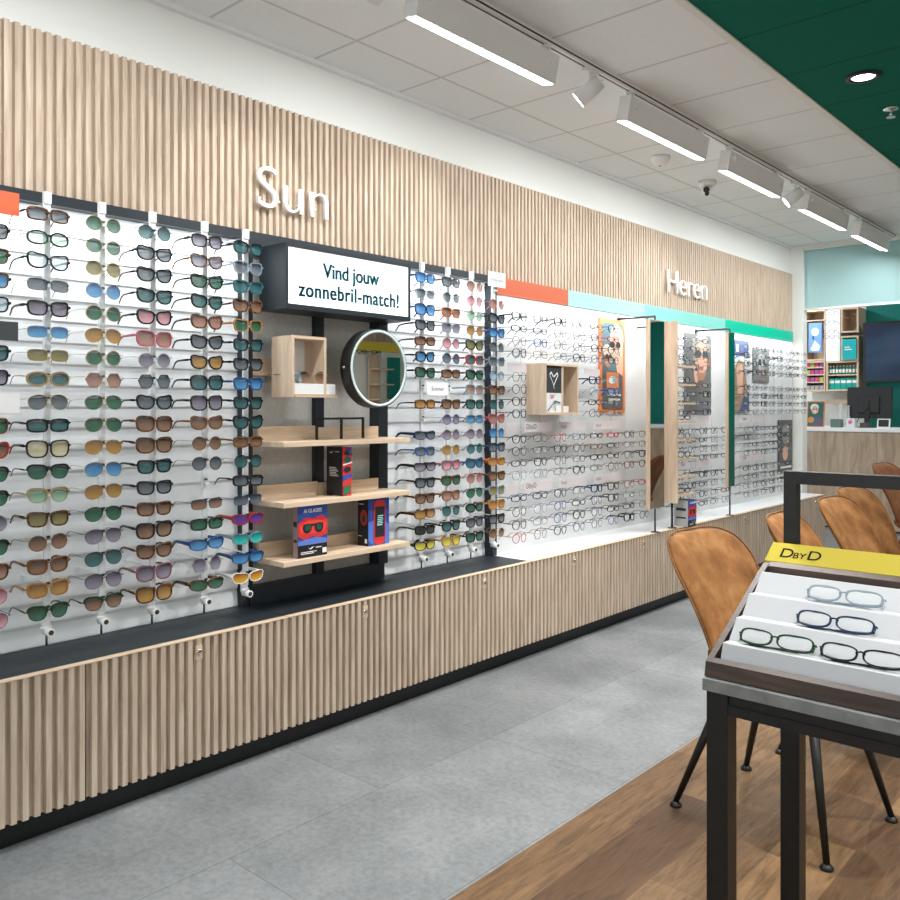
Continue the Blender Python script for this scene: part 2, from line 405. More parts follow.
# cartons
def carton(loc, w, h, d, label, kind, rz=0):
    e = empty('glasses_carton', loc, label, 'carton', 'smart glasses cartons', rz)
    box('carton_body', (-d, 0, 0, w, 0, h), black_box, e)
    K = (.015, .015, .018); Rd = (.62, .03, .03); B = (.03, .07, .33); Wt = (.85, .85, .85); LB = (.08, .18, .6); G = (.01, .07, .045)
    front = facingX(.0003, 0, 0)
    grey_side = kind == 'glasses_grey'
    if grey_side: kind = 'glasses'
    if kind == 'glasses':
        S = [('r', B, .0, .24, 1, 1), ('p', (.12, .2, .6), [(0, .24), (1, .24), (1, .32), (.6, .38), (0, .32)]),
             ('p', Rd, [(.0, .66), (.25, .78), (.5, .74), (.8, .80), (1, .7), (1, .42), (.75, .36), (.5, .40), (.2, .34), (0, .42)]),
             ('p', (.85, .05, .04), [(.02, .6), (.3, .71), (.7, .71), (.98, .62), (.9, .47), (.6, .45), (.4, .45), (.1, .47)]),
             ('e', K, .30, .56, .15, .095), ('e', K, .70, .56, .15, .095), ('r', K, .16, .60, .84, .645),
             ('e', G, .31, .57, .10, .065), ('e', G, .69, .57, .10, .065),
             ('r', Wt, .80, .05, .95, .15), ('r', Wt, .06, .10, .6, .115), ('r', Wt, .06, .07, .5, .085),
             ('p', Wt, [(.30, .20), (.36, .165), (.42, .19), (.5, .205), (.43, .16), (.36, .15)]), ('r', Wt, .56, .17, .76, .185)]
    elif kind == 'phone':
        S = [('r', B, 0, 0, 1, 1), ('p', LB, [(0, .1), (.3, .0), (.3, .55), (0, .5)]), ('p', LB, [(.8, 0), (1, 0), (1, .4), (.8, .5)]),
             ('e', Rd, .52, .88, .26, .09), ('e', Rd, .52, .10, .26, .09), ('r', Rd, .24, .12, .80, .88), ('r', K, .30, .17, .76, .82)]
        S += [('r', (.4, .75, .75), .40, .42+.04*i, .40+.24+.03*(i % 2), .44+.04*i) for i in range(6)]
    else:
        S = [('r', Rd, 0, 0, 1, 1), ('p', B, [(0, .3), (1, .38), (1, .46), (0, .42)]), ('e', G, .5, .74, .4, .07),
             ('p', (.02, .16, .08), [(.1, 0), (.9, .08), (.8, .22), (.1, .2)]), ('e', K, .5, .54, .4, .06), ('p', (.7, .75, .8), [(0, .62), (1, .67), (1, .69), (0, .65)]), ('e', K, .5, .88, .4, .05), ('p', B, [(.4, .95), (1, .80), (1, .86), (.7, 1), (.4, 1)])]
    art('front_print', e, S, front, w, h)
    side_near = Matrix(((1, 0, 0, -d), (0, 0, -1, -.0003), (0, 1, 0, 0), (0, 0, 0, 1)))
    if kind == 'glasses':
        text('lettering', 'AI GLASSES', txt_white, e, (.0012, .028, h*.86), .021, extrude=.0002, offset=.0004, width=.094)
    if kind == 'strip':
        S = [('r', K, 0, 0, 1, 1), ('p', Wt, [(.14, .91), (.24, .885), (.34, .90), (.44, .925), (.34, .872), (.24, .868)]), ('r', Wt, .56, .895, .82, .908)]
        S += [('r', Wt, .22, .40+.034*i, .22+.56-.07*(i % 3), .414+.034*i) for i in range(6)]
        art('side_print', e, S, side_near, d, h)
    elif kind == 'phone':
        art('side_print', e, [('r', K, 0, 0, 1, 1), ('e', (.45, .04, .03), .6, .60, .36, .17), ('e', G, .6, .58, .16, .09), ('r', Wt, .72, .06, .95, .15), ('r', Wt, .15, .88, .6, .9), ('r', Wt, .1, .2, .45, .215)], side_near, d, h)
    else:
        art('side_print', e, [('r', (.42, .42, .42) if grey_side else (.30, .22, .20), 0, 0, 1, 1), ('r', K, .15, .3, .85, .36), ('r', K, .15, .6, .85, .7)], side_near, d, h)
    return e
c = carton((-2.69, 2.345, .931), .05, .205, .10, 'tall black carton with white print on the middle oak shelf', 'strip')
carton((-2.685, 2.108, .701), .15, .207, .03, 'blue and red carton with sunglasses picture, left on lowest oak shelf', 'glasses')
carton((-2.70, 2.50, .701), .125, .203, .065, 'blue carton with red phone picture, right on lowest oak shelf', 'phone')

# oak display cube with sunglasses
e = empty('display_cube', (-2.80, 2.075, 1.343), 'pale oak open display cube with white tray, left of the round mirror', 'display cube')
box('side_panel', (-.012, .12, 0, .012, 0, .245), oak_vert, e)
box('wall_mount', (-.069, -.012, .04, .12, .10, .16), dark_frame, e)
box('side_panel', (-.012, .12, .163, .175, 0.012, .245), oak_vert, e)
box('top_panel', (-.012, .12, .0125, .1625, .233, .245), oak_board, e)
box('bottom_panel', (-.012, .125, .0125, .23, 0, .012), oak_board, e)
box('back_panel', (-.012, -.006, .0125, .1625, .012, .233), white_gloss, e)
box('tray_block', (-.0, .118, .014, .225, .0125, .055), white_gloss, e, .001)

# round mirror
e = empty('round_mirror', (-2.86, 2.468, 1.467), 'round wall mirror with thick black rim above the oak shelves', 'mirror')
RR = .166
MB().lathe([(RR-.006, .20), (RR, .205), (RR, .262), (RR-.002, .265), (RR-.004, .265)], n=64, axis='X', cap=False).build('rim', black_metal, e)
rg = MB().lathe([(RR-.0045, .262), (RR-.0045, .2655), (RR-.016, .2655), (RR-.016, .262)], n=64, axis='X', cap=False).build('lit_ring', principled('frosted_ring', (.62, .76, .76), .3), e)
MB().cyl((.262, 0, 0), (.2645, 0, 0), RR-.0162, n=64).build('mirror_glass', mirror_m, e)
box('mirror_arm', (.03, .20, .02, .06, -.03, .03), black_metal, e)
MB().cyl((.235, -RR-.008, -.0), (.235, -RR, -.0), .005).build('switch', chrome, e)

# ------------------------------------------------------------------ glasses
FR = dict(black=principled('frame_black', (.010, .012, .013), .22, coat=.15),
          tortoise=textured('frame_tortoise', [(.38, (.02, .010, .006)), (.5, (.07, .028, .012)), (.66, (.26, .11, .035))], (1, 1, 1), 60, 4, .22, 1),
          gold=principled('frame_gold', (.42, .30, .14), .3, .8),
          silver=principled('frame_silver', (.30, .32, .34), .3, .8),
          gunmetal=principled('frame_gunmetal', (.09, .095, .10), .35, .7),
          brown=principled('frame_brown', (.17, .075, .03), .25, coat=.15),
          honey=principled('frame_honey', (.36, .17, .05), .25, coat=.15),
          clear=principled('frame_clear', (.26, .34, .40), .15, 0, .62),
          red=principled('frame_red', (.40, .03, .03), .25, coat=.15),
          orange=principled('frame_orange', (.40, .11, .02), .25, coat=.15),
          blue=principled('frame_blue', (.02, .07, .22), .25, coat=.15),
          navy=principled('frame_navy', (.016, .035, .085), .22, coat=.15),
          pink=principled('frame_pink', (.42, .10, .14), .3, coat=.1),
          mauve=principled('frame_mauve', (.22, .09, .12), .3, coat=.1),
          green=principled('frame_green', (.012, .045, .02), .25, coat=.15),
          teal=principled('frame_teal', (.02, .11, .13), .25, coat=.15),
          purple=principled('frame_purple', (.12, .05, .24), .25, coat=.15),
          white=principled('frame_white', (.75, .76, .77), .3))
def lensmat(n, top, bot, alpha=.93, rough=.06):
    top = tuple(v*.42 for v in top) if n != 'demo' else top; bot = tuple(min(.8, v*.95) for v in bot) if n != 'demo' else bot
    m = principled('lens_'+n, top, rough, 0, alpha, spec=.35)
    if bot != top:
        b = m.node_tree.nodes['Principled BSDF']; tc = N(m, 'ShaderNodeTexCoord'); s = N(m, 'ShaderNodeSeparateXYZ')
        L(m, tc.outputs['Generated'], s.inputs[0]); r = ramp(m, [(.15, bot), (.85, top)]); L(m, s.outputs['Z'], r.inputs['Fac']); L(m, r.outputs['Color'], b.inputs['Base Color'])
    return m
LN = dict(grey=lensmat('grey', (.045, .055, .065), (.16, .19, .22)), green=lensmat('green', (.012, .075, .04), (.03, .16, .09)),
          brown=lensmat('brown', (.09, .038, .02), (.30, .17, .10)), teal=lensmat('teal', (.015, .07, .08), (.05, .17, .18)),
          blue=lensmat('blue', (.03, .16, .42), (.10, .36, .68)), pink=lensmat('pink', (.45, .16, .20), (.72, .38, .42)),
          yellow=lensmat('yellow', (.62, .50, .20), (.72, .64, .38), .7), olive=lensmat('olive', (.16, .13, .03), (.28, .25, .09)),
          violet=lensmat('violet', (.10, .075, .12), (.30, .28, .36)), palegreen=lensmat('palegreen', (.10, .32, .15), (.26, .50, .30), .75),
          paleblue=lensmat('paleblue', (.22, .42, .48), (.42, .62, .68), .65), amber=lensmat('amber', (.35, .16, .03), (.50, .28, .07)),
          smoke=lensmat('smoke', (.012, .014, .016), (.03, .035, .038), .95), rose=lensmat('rose', (.28, .12, .09), (.46, .25, .19)),
          cyan=lensmat('cyan', (.01, .36, .42), (.04, .60, .50), .95), purple=lensmat('purple', (.08, .07, .40), (.20, .05, .30), .95),
          orange=lensmat('orange', (.75, .22, .02), (.80, .45, .04), .95), lime=lensmat('lime', (.55, .50, .03), (.72, .66, .08), .9),
          demo=lensmat('demo', (.85, .90, .92), (.85, .90, .92), .16))
# style: a, b, n, taper, slant, rim, depth, centre, temple half height, temple half thickness
ST = dict(rectangular=(.0265, .0168, 4.2, .06, .0, .0056, .0045, .0350, .0045, .0022),
          oval=(.0270, .0180, 2.4, .0, .0, .0058, .0045, .0350, .0022, .0016),
          square=(.0255, .0198, 3.3, .12, .003, .0048, .0055, .0345, .0055, .0026),
          round=(.0245, .0230, 2.0, .0, .0, .0024, .0018, .0340, .0010, .0009),
          aviator=(.0275, .0235, 2.3, .15, -.002, .0014, .0016, .0345, .0010, .0009),
          cateye=(.0265, .0200, 2.6, .18, .008, .0050, .0055, .0345, .0048, .0026),
          slim=(.0280, .0175, 3.6, .05, .0, .0018, .0018, .0345, .0010, .0009),
          oversized=(.0280, .0240, 2.9, .08, .003, .0046, .0055, .0355, .0055, .0022),
          wraparound=(.0320, .0180, 2.6, .12, .004, .0030, .0060, .0365, .0085, .0022),
          browline=(.0260, .0205, 2.6, .16, .003, .0040, .0045, .0345, .0030, .0018),
          hexagonal=(.0255, .0225, 6, .0, .0, .0020, .0018, .0340, .0010, .0009),
          panto=(.0250, .0210, 2.4, .12, .0, .0036, .0040, .0335, .0028, .0018),
          readers=(.0295, .0128, 2.9, .05, .003, .0032, .0040, .0365, .0024, .0018))
def outline(st, n=28):
    a, b, e, tp, sl = ST[st][:5]; pts = []
    if st == 'hexagonal':
        V = [(1, .12), (.55, 1), (-.55, 1), (-1, .12), (-.55, -1), (.55, -1)]
        for i in range(n):
            t = i/n*6; k = int(t); f = t-k; p, q = V[k], V[(k+1) % 6]
            pts.append((a*(p[0]+(q[0]-p[0])*f), b*(p[1]+(q[1]-p[1])*f)))
        return pts
    for i in range(n):
        t = 2*PI*i/n; c, s = math.cos(t), math.sin(t)
        y = a*math.copysign(abs(c)**(2/e), c); z = b*math.copysign(abs(s)**(2/e), s)
        y *= 1+tp*z/b; z += sl*max(0, y/a)*max(0, z/b+.3)
        if st == 'aviator': y += .003*(-z/b)*.8*1
        pts.append((y, z))
    return pts
def bend(y): return -2.0*y*y
RB = [1.0]
def rim(mb, st, side, mi=0):
    a, b, e, tp, sl, r, dp, cx = ST[st][:8]; r = r*RB[0] if r < .0034 else r; pts = outline(st); n = len(pts)
    rings = [[], [], [], []]
    for i, (y, z) in enumerate(pts):
        k = 1+r/max(math.hypot(y, z), 1e-6)
        rr = r
        if st == 'browline': rr = r*(1.5 if z > .004 else .35)
        k = 1+rr/max(math.hypot(y, z), 1e-6)
        for j, (q, x) in enumerate(((1, dp/2), (k, dp/2), (k, -dp/2), (1, -dp/2))):
            Y = side*(cx+y*q)
            rings[j].append(mb.bm.verts.new((x+bend(Y), Y, z*q)))
    for j in range(4):
        A, B = rings[j], rings[(j+1) % 4]
        for i in range(n):
            f = mb.bm.faces.new((A[i], A[(i+1) % n], B[(i+1) % n], B[i])); f.material_index = mi; f.smooth = False
def lensm(mb, st, side, mi=0):
    cx = ST[st][7]; pts = outline(st)
    def P(y, z, k): Y = side*(cx+y*k); return (bend(Y)+.0025*(1-k*k), Y, z*k)
    o = [mb.bm.verts.new(P(y, z, 1.0)) for y, z in pts]; h = [mb.bm.verts.new(P(y, z, .55)) for y, z in pts]; c = mb.bm.verts.new(P(0, 0, 0)); n = len(o)
    for i in range(n):
        j = (i+1) % n
        for fv in ((o[i], o[j], h[j], h[i]), (h[i], h[j], c)):
            f = mb.bm.faces.new(fv); f.material_index = mi; f.smooth = True
def bridge(mb, st, mi=0):
    a, b, e, tp, sl, r, dp, cx = ST[st][:8]; g = cx-a*.96
    thick = max(.0012, r*.55)
    z0 = b*.30 if st not in ('rectangular', 'readers') else b*.2
    mb.tube([(bend(y)+.0, y, z0+.004*(1-(y/g)**2)) for y in (-g, -g*.5, 0, g*.5, g)], thick*.8, 6, mi, thick)
    if st == 'aviator' : mb.tube([(0, -g-.006, b*.86), (.001, 0, b*.9), (0, g+.006, b*.86)], .0009, 6, mi)
def hinge(mb, st, side, mi=0):
    a, b, e, tp, sl, r, dp, cx = ST[st][:8]; th = ST[st][8]
    y = side*(cx+a*(1+tp*.4)+r*.6); Y2 = side*.0715
    if st in ('wraparound',): Y2 = side*.074
    mb.tube([(bend(y), y, b*.42), (bend(Y2)+.001, Y2, b*.45), (bend(Y2)-.006, Y2, b*.45)], max(.0012, r*.5), 6, mi, max(.0011, th*.7))
    return Y2
def temple(mb, st, side, mi=0):
    b = ST[st][1]; th, tt = ST[st][8:10]; z = b*.45; Y = side*.0715; x0 = bend(Y)-.004
    w = .3 if st == 'wraparound' else .6
    pts = [(x0, Y, z), (x0-.04, Y*.985, z+.001), (x0-.085, Y*.95, z+.0005), (x0-.105, Y*.93, z-.005), (x0-.128, Y*.90, z-.026)]
    if RB[0] > 1: th, tt = max(th, .0016), max(tt, .0012)
    mb.tube(pts, tt, 6, mi, [th, th*.85, th*.75, max(th*.8, .0022), max(th*.7, .0022)])
def temple_folded(mb, st, side, mi=0):
    b = ST[st][1]; th, tt = ST[st][8:10]; Y = side*.0715; x = -.008 if side > 0 else -.013; z = -b*.8
    mb.tube([(x, Y, b*.3), (x-.001, Y*.97, z+.003), (x, Y*.4, z-.002), (x, -Y*.55, z-.005), (x, -Y*.95, z-.010)], tt, 6, mi, max(th*.8, .002))
PROTO = {}
def parts_for(st, folded=False, lod=0, kind=''):
    key = (st, folded, lod, kind); RB[0] = 1.0 if kind == 'sunglasses' or folded else 1.45
    if key in PROTO: return PROTO[key]
    out = []
    def mk(mb, name):
        bmesh.ops.recalc_face_normals(mb.bm, faces=mb.bm.faces)
        me = bpy.data.meshes.new(name); mb.bm.to_mesh(me); mb.bm.free(); return me
    if lod:
        mb = MB()
        for s in (-1, 1): rim(mb, st, s); hinge(mb, st, s); temple(mb, st, s)
        bridge(mb, st)
        for s in (-1, 1): lensm(mb, st, s, 1)
        me = mk(mb, 'eyeglasses'); me.materials.append(FR['black']); me.materials.append(LN['demo']); out.append(('whole', me))
    else:
        mb = MB()
        for s in (-1, 1): rim(mb, st, s); hinge(mb, st, s)
        bridge(mb, st); me = mk(mb, 'frame'); me.materials.append(FR['black']); out.append(('frame', me))
        for s in (-1, 1):
            mb = MB(); lensm(mb, st, s); me = mk(mb, 'lens'); me.materials.append(LN['grey']); out.append(('lens', me))
        for s in (-1, 1):
            mb = MB(); (temple_folded if folded else temple)(mb, st, s); me = mk(mb, 'temple'); me.materials.append(FR['black']); out.append(('temple', me))
    PROTO[key] = out; return out
PROTO_OBJ = {}
def glasses(kind, st, fr, ln, loc, label, group, rot=(0, 0, 0), folded=False, lod=0, scale=1):
    key = (kind, st, folded, lod)
    if key not in PROTO_OBJ:      # the first of each style is built, later ones are copies of it
        if lod:
            r = bpy.data.objects.new(kind, parts_for(st, folded, 1, kind)[0][1]); COL.objects.link(r); PROTO_OBJ[key] = (r, [])
        else:
            r = bpy.data.objects.new(kind, None); r.empty_display_size = .03; COL.objects.link(r); ch = []
            for n, me in parts_for(st, folded, 0, kind):
                o = bpy.data.objects.new(n, me); o.parent = r; COL.objects.link(o); ch.append(o)
            PROTO_OBJ[key] = (r, ch)
        root, ch = PROTO_OBJ[key]
    else:
        r0, c0 = PROTO_OBJ[key]; root = r0.copy(); COL.objects.link(root); ch = []
        for o in c0:
            c = o.copy(); c.parent = root; COL.objects.link(c); ch.append(c)
    root.location = loc; root.rotation_euler = rot; root.scale = (scale,)*3
    tag(root, label, 'sunglasses' if kind == 'sunglasses' else 'eyeglasses', group)
    if lod: setmat(root, FR[fr], 0); setmat(root, LN[ln], 1)
    for c in ch: setmat(c, LN[ln] if c.name.startswith('lens') else FR[fr])
    return root

def jitter(): return (random.uniform(-.02, .02), random.uniform(-.03, .03), random.uniform(-.035, .035))
ZT, PZ = 1.898, .0725
XG = -2.675
def rod(y, label, group, ztop=1.985, zbot=.63):
    e = empty('display_rod', (XG-.034, y, zbot), label, 'display rod', group)
    box('pole', (-.008, .004, -.010, .010, .0, ztop-zbot-.03), acrylic, e)
    box('rail_arm', (-.16, -.0085, -.002, .002, ztop-zbot-.042, ztop-zbot-.038), clear_ac, e)
    box('rail_hook', (-.008, .008, -.011, .011, ztop-zbot-.045, ztop-zbot-.008), white_metal, e)
    mb = MB().box(.0042, .0055, -.006, .006, .0, ztop-zbot-.05, mi=1)
    for i in range(18):
        z = ZT-PZ*i-zbot; mb.box(.0056, .012, -.0045, .0045, z+.010, z+.017).box(.0056, .020, -.007, .007, z-.004, z+.004, mi=1)
    mb.build('clip_strip', [steel_dark, acrylic], e)
    mb = MB().cyl((-.01, 0, -.03), (.03, 0, -.03), .013).cyl((-.01, 0, -.02), (-.01, 0, .02), .014); mb.cyl((0, -.02, -.018), (0, .012, -.018), .006)
    lk = mb.build('lock_head', white_gloss, e)
    MB().cyl((.030, 0, -.03), (.0315, 0, -.03), .008).build('key_hole', steel_dark, lk)
    MB().cyl((-.004, 0, -.038), (-.004, 0, -.075), .0035).build('pin', steel_dark, e)
    mb = MB()
    mb.box(-.195, -.15, -.002, .002, .12, .124).box(-.155, -.0, -.002, .002, .12, .124)
    mb.build('wall_bracket', white_metal, e)
ABBR = dict(R='rectangular', O='oval', W='square', N='round', A='aviator', C='cateye', S='slim', B='oversized', X='wraparound', K='browline', H='hexagonal')
cols = {
 0: "- W/black/grey W/tortoise/green W/tortoise/blue W/black/paleblue - W/black/teal W/black/violet - W/tortoise/green C/red/brown K/black/green K/black/green N/silver/violet K/black/green W/tortoise/rose N/pink/pink A/blue/pink",
 1: "R/tortoise/grey O/black/palegreen C/black/paleblue S/black/grey W/black/violet S/silver/blue S/gold/olive O/gold/teal A/gold/grey R/black/teal B/black/yellow K/black/green K/gold/palegreen W/tortoise/olive N/brown/brown W/brown/brown W/honey/amber K/green/green",
 2: "N/gold/green N/gold/green N/gold/olive N/silver/blue N/gold/green A/gold/amber N/gold/green H/gold/rose A/gold/green A/gold/green A/gold/amber A/gold/blue A/gold/amber A/black/green A/gunmetal/violet A/black/teal A/black/violet K/green/brown",
 3: "N/black/teal C/black/grey C/black/grey C/black/teal C/black/pink B/pink/rose N/silver/violet H/black/grey C/black/grey B/tortoise/brown B/tortoise/brown W/black/teal W/black/grey W/tortoise/brown B/black/brown C/tortoise/brown B/mauve/violet B/tortoise/amber",
 4: "W/black/violet C/tortoise/violet C/black/green C/black/teal C/tortoise/rose C/black/grey C/black/amber B/black/teal B/black/violet C/brown/brown N/brown/brown N/black/grey - S/black/brown R/green/green X/blue/blue H/silver/violet X/tortoise/green",
 5: "W/black/teal W/clear/grey W/teal/teal C/tortoise/brown W/honey/green W/black/teal W/black/grey W/blue/blue W/black/teal C/black/teal R/brown/brown N/black/teal R/black/grey S/blue/grey X/red/purple X/clear/cyan X/blue/blue X/white/orange",
 6: "W/blue/blue W/clear/grey B/blue/blue W/black/grey R/tortoise/brown W/black/blue W/black/green - R/tortoise/amber - X/navy/grey R/blue/grey X/black/violet W/black/grey W/tortoise/brown X/tortoise/amber R/black/smoke X/black/lime",
 7: "W/gunmetal/grey N/clear/grey W/orange/brown W/clear/violet N/mauve/pink N/blue/grey R/tortoise/brown - W/tortoise/brown N/blue/violet N/mauve/violet N/amber/amber W/mauve/pink W/tortoise/green W/brown/rose N/green/teal W/black/teal W/yellow/lime",
 8: "N/brown/rose N/pink/pink N/silver/palegreen N/gold/amber C/green/olive W/red/teal W/black/green W/clear/rose W/green/teal R/silver/blue N/mauve/violet N/teal/teal C/blue/teal N/pink/rose A/green/green O/black/green W/gunmetal/grey W/black/green",
 9: "- N/pink/rose C/black/grey W/blue/blue N/gunmetal/grey W/clear/grey N/blue/paleblue W/tortoise/brown N/green/teal C/pink/rose N/blue/blue W/navy/grey X/orange/amber W/tortoise/brown W/clear/olive W/honey/amber W/black/grey N/gold/brown"}
RODY = {0: .962, 1: 1.142, 2: 1.319, 3: 1.499, 4: 1.703, 5: 1.879, 6: 2.848, 7: 3.028, 8: 3.203, 9: 3.378}
RN = {0: 'on cut-off rod at left edge', 1: 'on first full rod from left', 2: 'on second rod', 3: 'on third rod', 4: 'on fourth rod', 5: 'on fifth rod, by shelf bay',
      6: 'on first rod right of mirror', 7: 'on second rod right of mirror', 8: 'on third rod right of mirror', 9: 'on rod at dark post'}
RL = {0: 'white rod cut off by the left edge of the photo', 1: 'white display rod, first full one from the left', 2: 'white display rod, second full one from the left', 3: 'white display rod, third full one from the left',
      4: 'white display rod, fourth from the left with one empty slot', 5: 'white display rod beside the dark post left of the shelves', 6: 'white display rod nearest to the round mirror',
      7: 'white display rod, second to the right of the mirror', 8: 'white display rod, third to the right of the mirror', 9: 'white display rod standing before the dark post'}
for c, y in RODY.items():
    rod(y, RL[c], 'white sunglasses display rods')
    for i, t in enumerate(cols[c].split()):
        if t == '-': continue
        s, f, l = t.split('/'); s = ABBR[s]
        f = {'amber': 'gold', 'yellow': 'honey'}.get(f, f)
        z = ZT-PZ*i
        if c == 9: z -= .0
        glasses('sunglasses', s, f, l, (XG, y-.008, z), '%s sunglasses, %s frame, %s lenses, %s from top %s' % (s, f, l, ORD[i+1], RN[c]),
                'sunglasses on the left rods' if c < 6 else 'sunglasses on the right rods', jitter(), scale=.97)
# two pairs in the display cube
glasses('sunglasses', 'round', 'gold', 'brown', (-2.705, 2.20, 1.425), 'round brown sunglasses with thin gold frame in the oak cube, right pair', 'sunglasses in the oak cube', (0, 0, -.5))
glasses('sunglasses', 'panto', 'clear', 'paleblue', (-2.735, 2.135, 1.425), 'pale clear framed glasses in the oak cube, left pair', 'sunglasses in the oak cube', (0, 0, -.2))

# header cards and labels in the sun bays
e = tag(box('header_card', (XG-.03, XG-.027, .86, 1.056, 1.885, 1.955), principled('card_orange', (.70, .13, .05), .5)), 'orange header card at the top left edge of the photo', 'card')
e = tag(box('brand_card', (XG-.01, XG-.007, .86, 1.045, 1.503, 1.56), principled('card_dark', (.05, .055, .06), .5)), 'dark grey brand card at the left edge between sunglasses', 'card')
e = tag(box('info_card', (XG-.01, XG-.007, .86, 1.05, 1.285, 1.345), txt_white), 'white card with fine print at the left edge', 'card')
def card(y, z, w, h, word, label, x=XG-.005, size=.02, m=None):
    e = empty('label_card', (x, y, z), label, 'card', 'white cards among the glasses')
    box('card_board', (-.002, 0, 0, w, 0, h), m or white_gloss, e)
    if word: text('lettering', word, principled('print_grey', (.12, .12, .12), .6), e, (.0004, w*.5, h*.35), size, extrude=.0001, align='CENTER')
card(2.85, ZT-PZ*7-.03, .15, .06, 'Summer', 'white card reading Summer on the rod right of the mirror', size=.026)
card(3.30, 1.915, .14, .075, 'Polarised', 'white card reading Polarised at the top of the dark post', size=.026)

# ------------------------------------------------------------------ eyeglasses wall
e = empty('eyeglasses_wall_panel', (XP, 3.575, .507), 'bright white back panel carrying the rows of clear eyeglasses', 'display panel')
box('panel_board', (0, .02, 0, 4.49, 0, 1.412), optic_white, e)
for n, a, b, col, w in (('orange', 3.58, 4.30, (.55, .12, .05), 'orange header band over the first eyeglasses columns'), ('mint', 4.303, 5.24, (.36, .66, .63), 'pale mint header band right of the orange one'),
                        ('mint2', 5.243, 6.555, (.22, .60, .53), 'mint header band above the freestanding mirrors'), ('green', 6.56, 8.06, (.0, .50, .32), 'green header band at the far end of the eyeglasses wall')):
    tag(box('header_band', (XP, XP+.03, a, b, 1.921, 2.014), principled('band_'+n, col, .4)), w, 'header band', 'coloured header bands')

XE = -2.735
GZ = [1.79-.0655*i for i in range(4)] + [1.466-.0655*i for i in range(4)] + [1.133-.0648*i for i in range(4)] + [.815-.071*i for i in range(4)]
EF = ['black', 'black', 'black', 'gunmetal', 'gunmetal', 'navy', 'silver', 'tortoise', 'blue', 'black', 'black', 'brown', 'black', 'gunmetal', 'navy', 'gunmetal', 'red', 'clear']
ES = ['round', 'panto', 'slim', 'readers', 'panto', 'slim', 'square', 'readers', 'round', 'hexagonal']
FN = dict(gunmetal='dark metal', clear='transparent')
def erow(blk, cols_, rows, place, lod, group):
    for ci, y in enumerate(cols_):
        for r in rows:
            random.seed(blk*1000+ci*37+r*5)
            st, fr = random.choice(ES), random.choice(EF if not lod else EF[:6]+['black', 'gunmetal', 'black', 'tortoise'])
            glasses('eyeglasses', st, fr, 'demo', (XE, y, GZ[r]), '%s %s eyeglasses, %s row from top, %s column %s' % (FN.get(fr, fr), {'readers': 'narrow', 'panto': 'rounded'}.get(st, st), ORD[r+1], ORD[ci+1], place),
                    group, jitter(), lod=lod, scale=.97)
C1 = [3.64+.194*i for i in range(8)]
g1 = 'eyeglasses right of the dark post'
erow(1, C1[:6], range(0, 4), 'right of dark post', 0, g1)
erow(2, C1[:1], range(4, 8), 'beside dark post', 0, g1)
erow(3, [C1[4]-.02, C1[5]], range(4, 8), 'right of oak double cube', 0, g1)
erow(4, C1, range(8, 16), 'right of dark post', 0, g1)
erow(5, [5.55, 5.745, 5.94], range(0, 8), 'behind shelf tower', 1, 'eyeglasses behind the shelf tower')
erow(6, [5.50+.19*i for i in range(5)], range(8, 16), 'right of shelf tower', 1, 'eyeglasses behind the shelf tower')
erow(7, [6.68+.178*i for i in range(5)], range(0, 16), 'right of narrow mirror', 1, 'eyeglasses right of the narrow mirror')
erow(8, [7.60, 7.79, 7.98], range(0, 8), 'at wall end', 1, 'eyeglasses at the end of the wall')
erow(9, [7.60], range(8, 16), 'at wall end', 1, 'eyeglasses at the end of the wall')
# clear peg strips behind the frames
pegs = [(y, 'clear peg strip, ' + ORD[i+1] + ' column right of the dark post') for i, y in enumerate(C1)]
pegs += [(5.55+.19*i, 'clear peg strip, ' + ORD[i+1] + ' column behind the shelf tower') for i in range(5)]
pegs += [(6.68+.178*i, 'clear peg strip, ' + ORD[i+1] + ' column right of the narrow mirror') for i in range(5)] + [(7.60+.19*i, 'clear peg strip, %s column at wall end' % ORD[i+1]) for i in range(3)]
for y, lb in pegs:
    mb = MB().box(-.005, 0, -.006, .006, 0, 1.26)
    if lb.endswith('post'): rows = [0, 1, 2, 3, 8, 9, 10, 11, 12, 13, 14, 15] if y > 3.7 and y < 4.35 else (range(8, 16) if y > 4.7 else range(16))
    elif 'third column at wall' in lb or 'second column at wall' in lb: rows = range(8)
    elif 'tower' in lb and y > 6: rows = range(8, 16)
    else: rows = range(16)
    for r in rows: mb.box(0, .135, -.003, .003, GZ[r]-.58-.002, GZ[r]-.58+.002)
    o = mb.build('peg_strip', clear_ac); o.location = (XP+.026, y, .58); tag(o, lb, 'peg strip', 'clear peg strips')

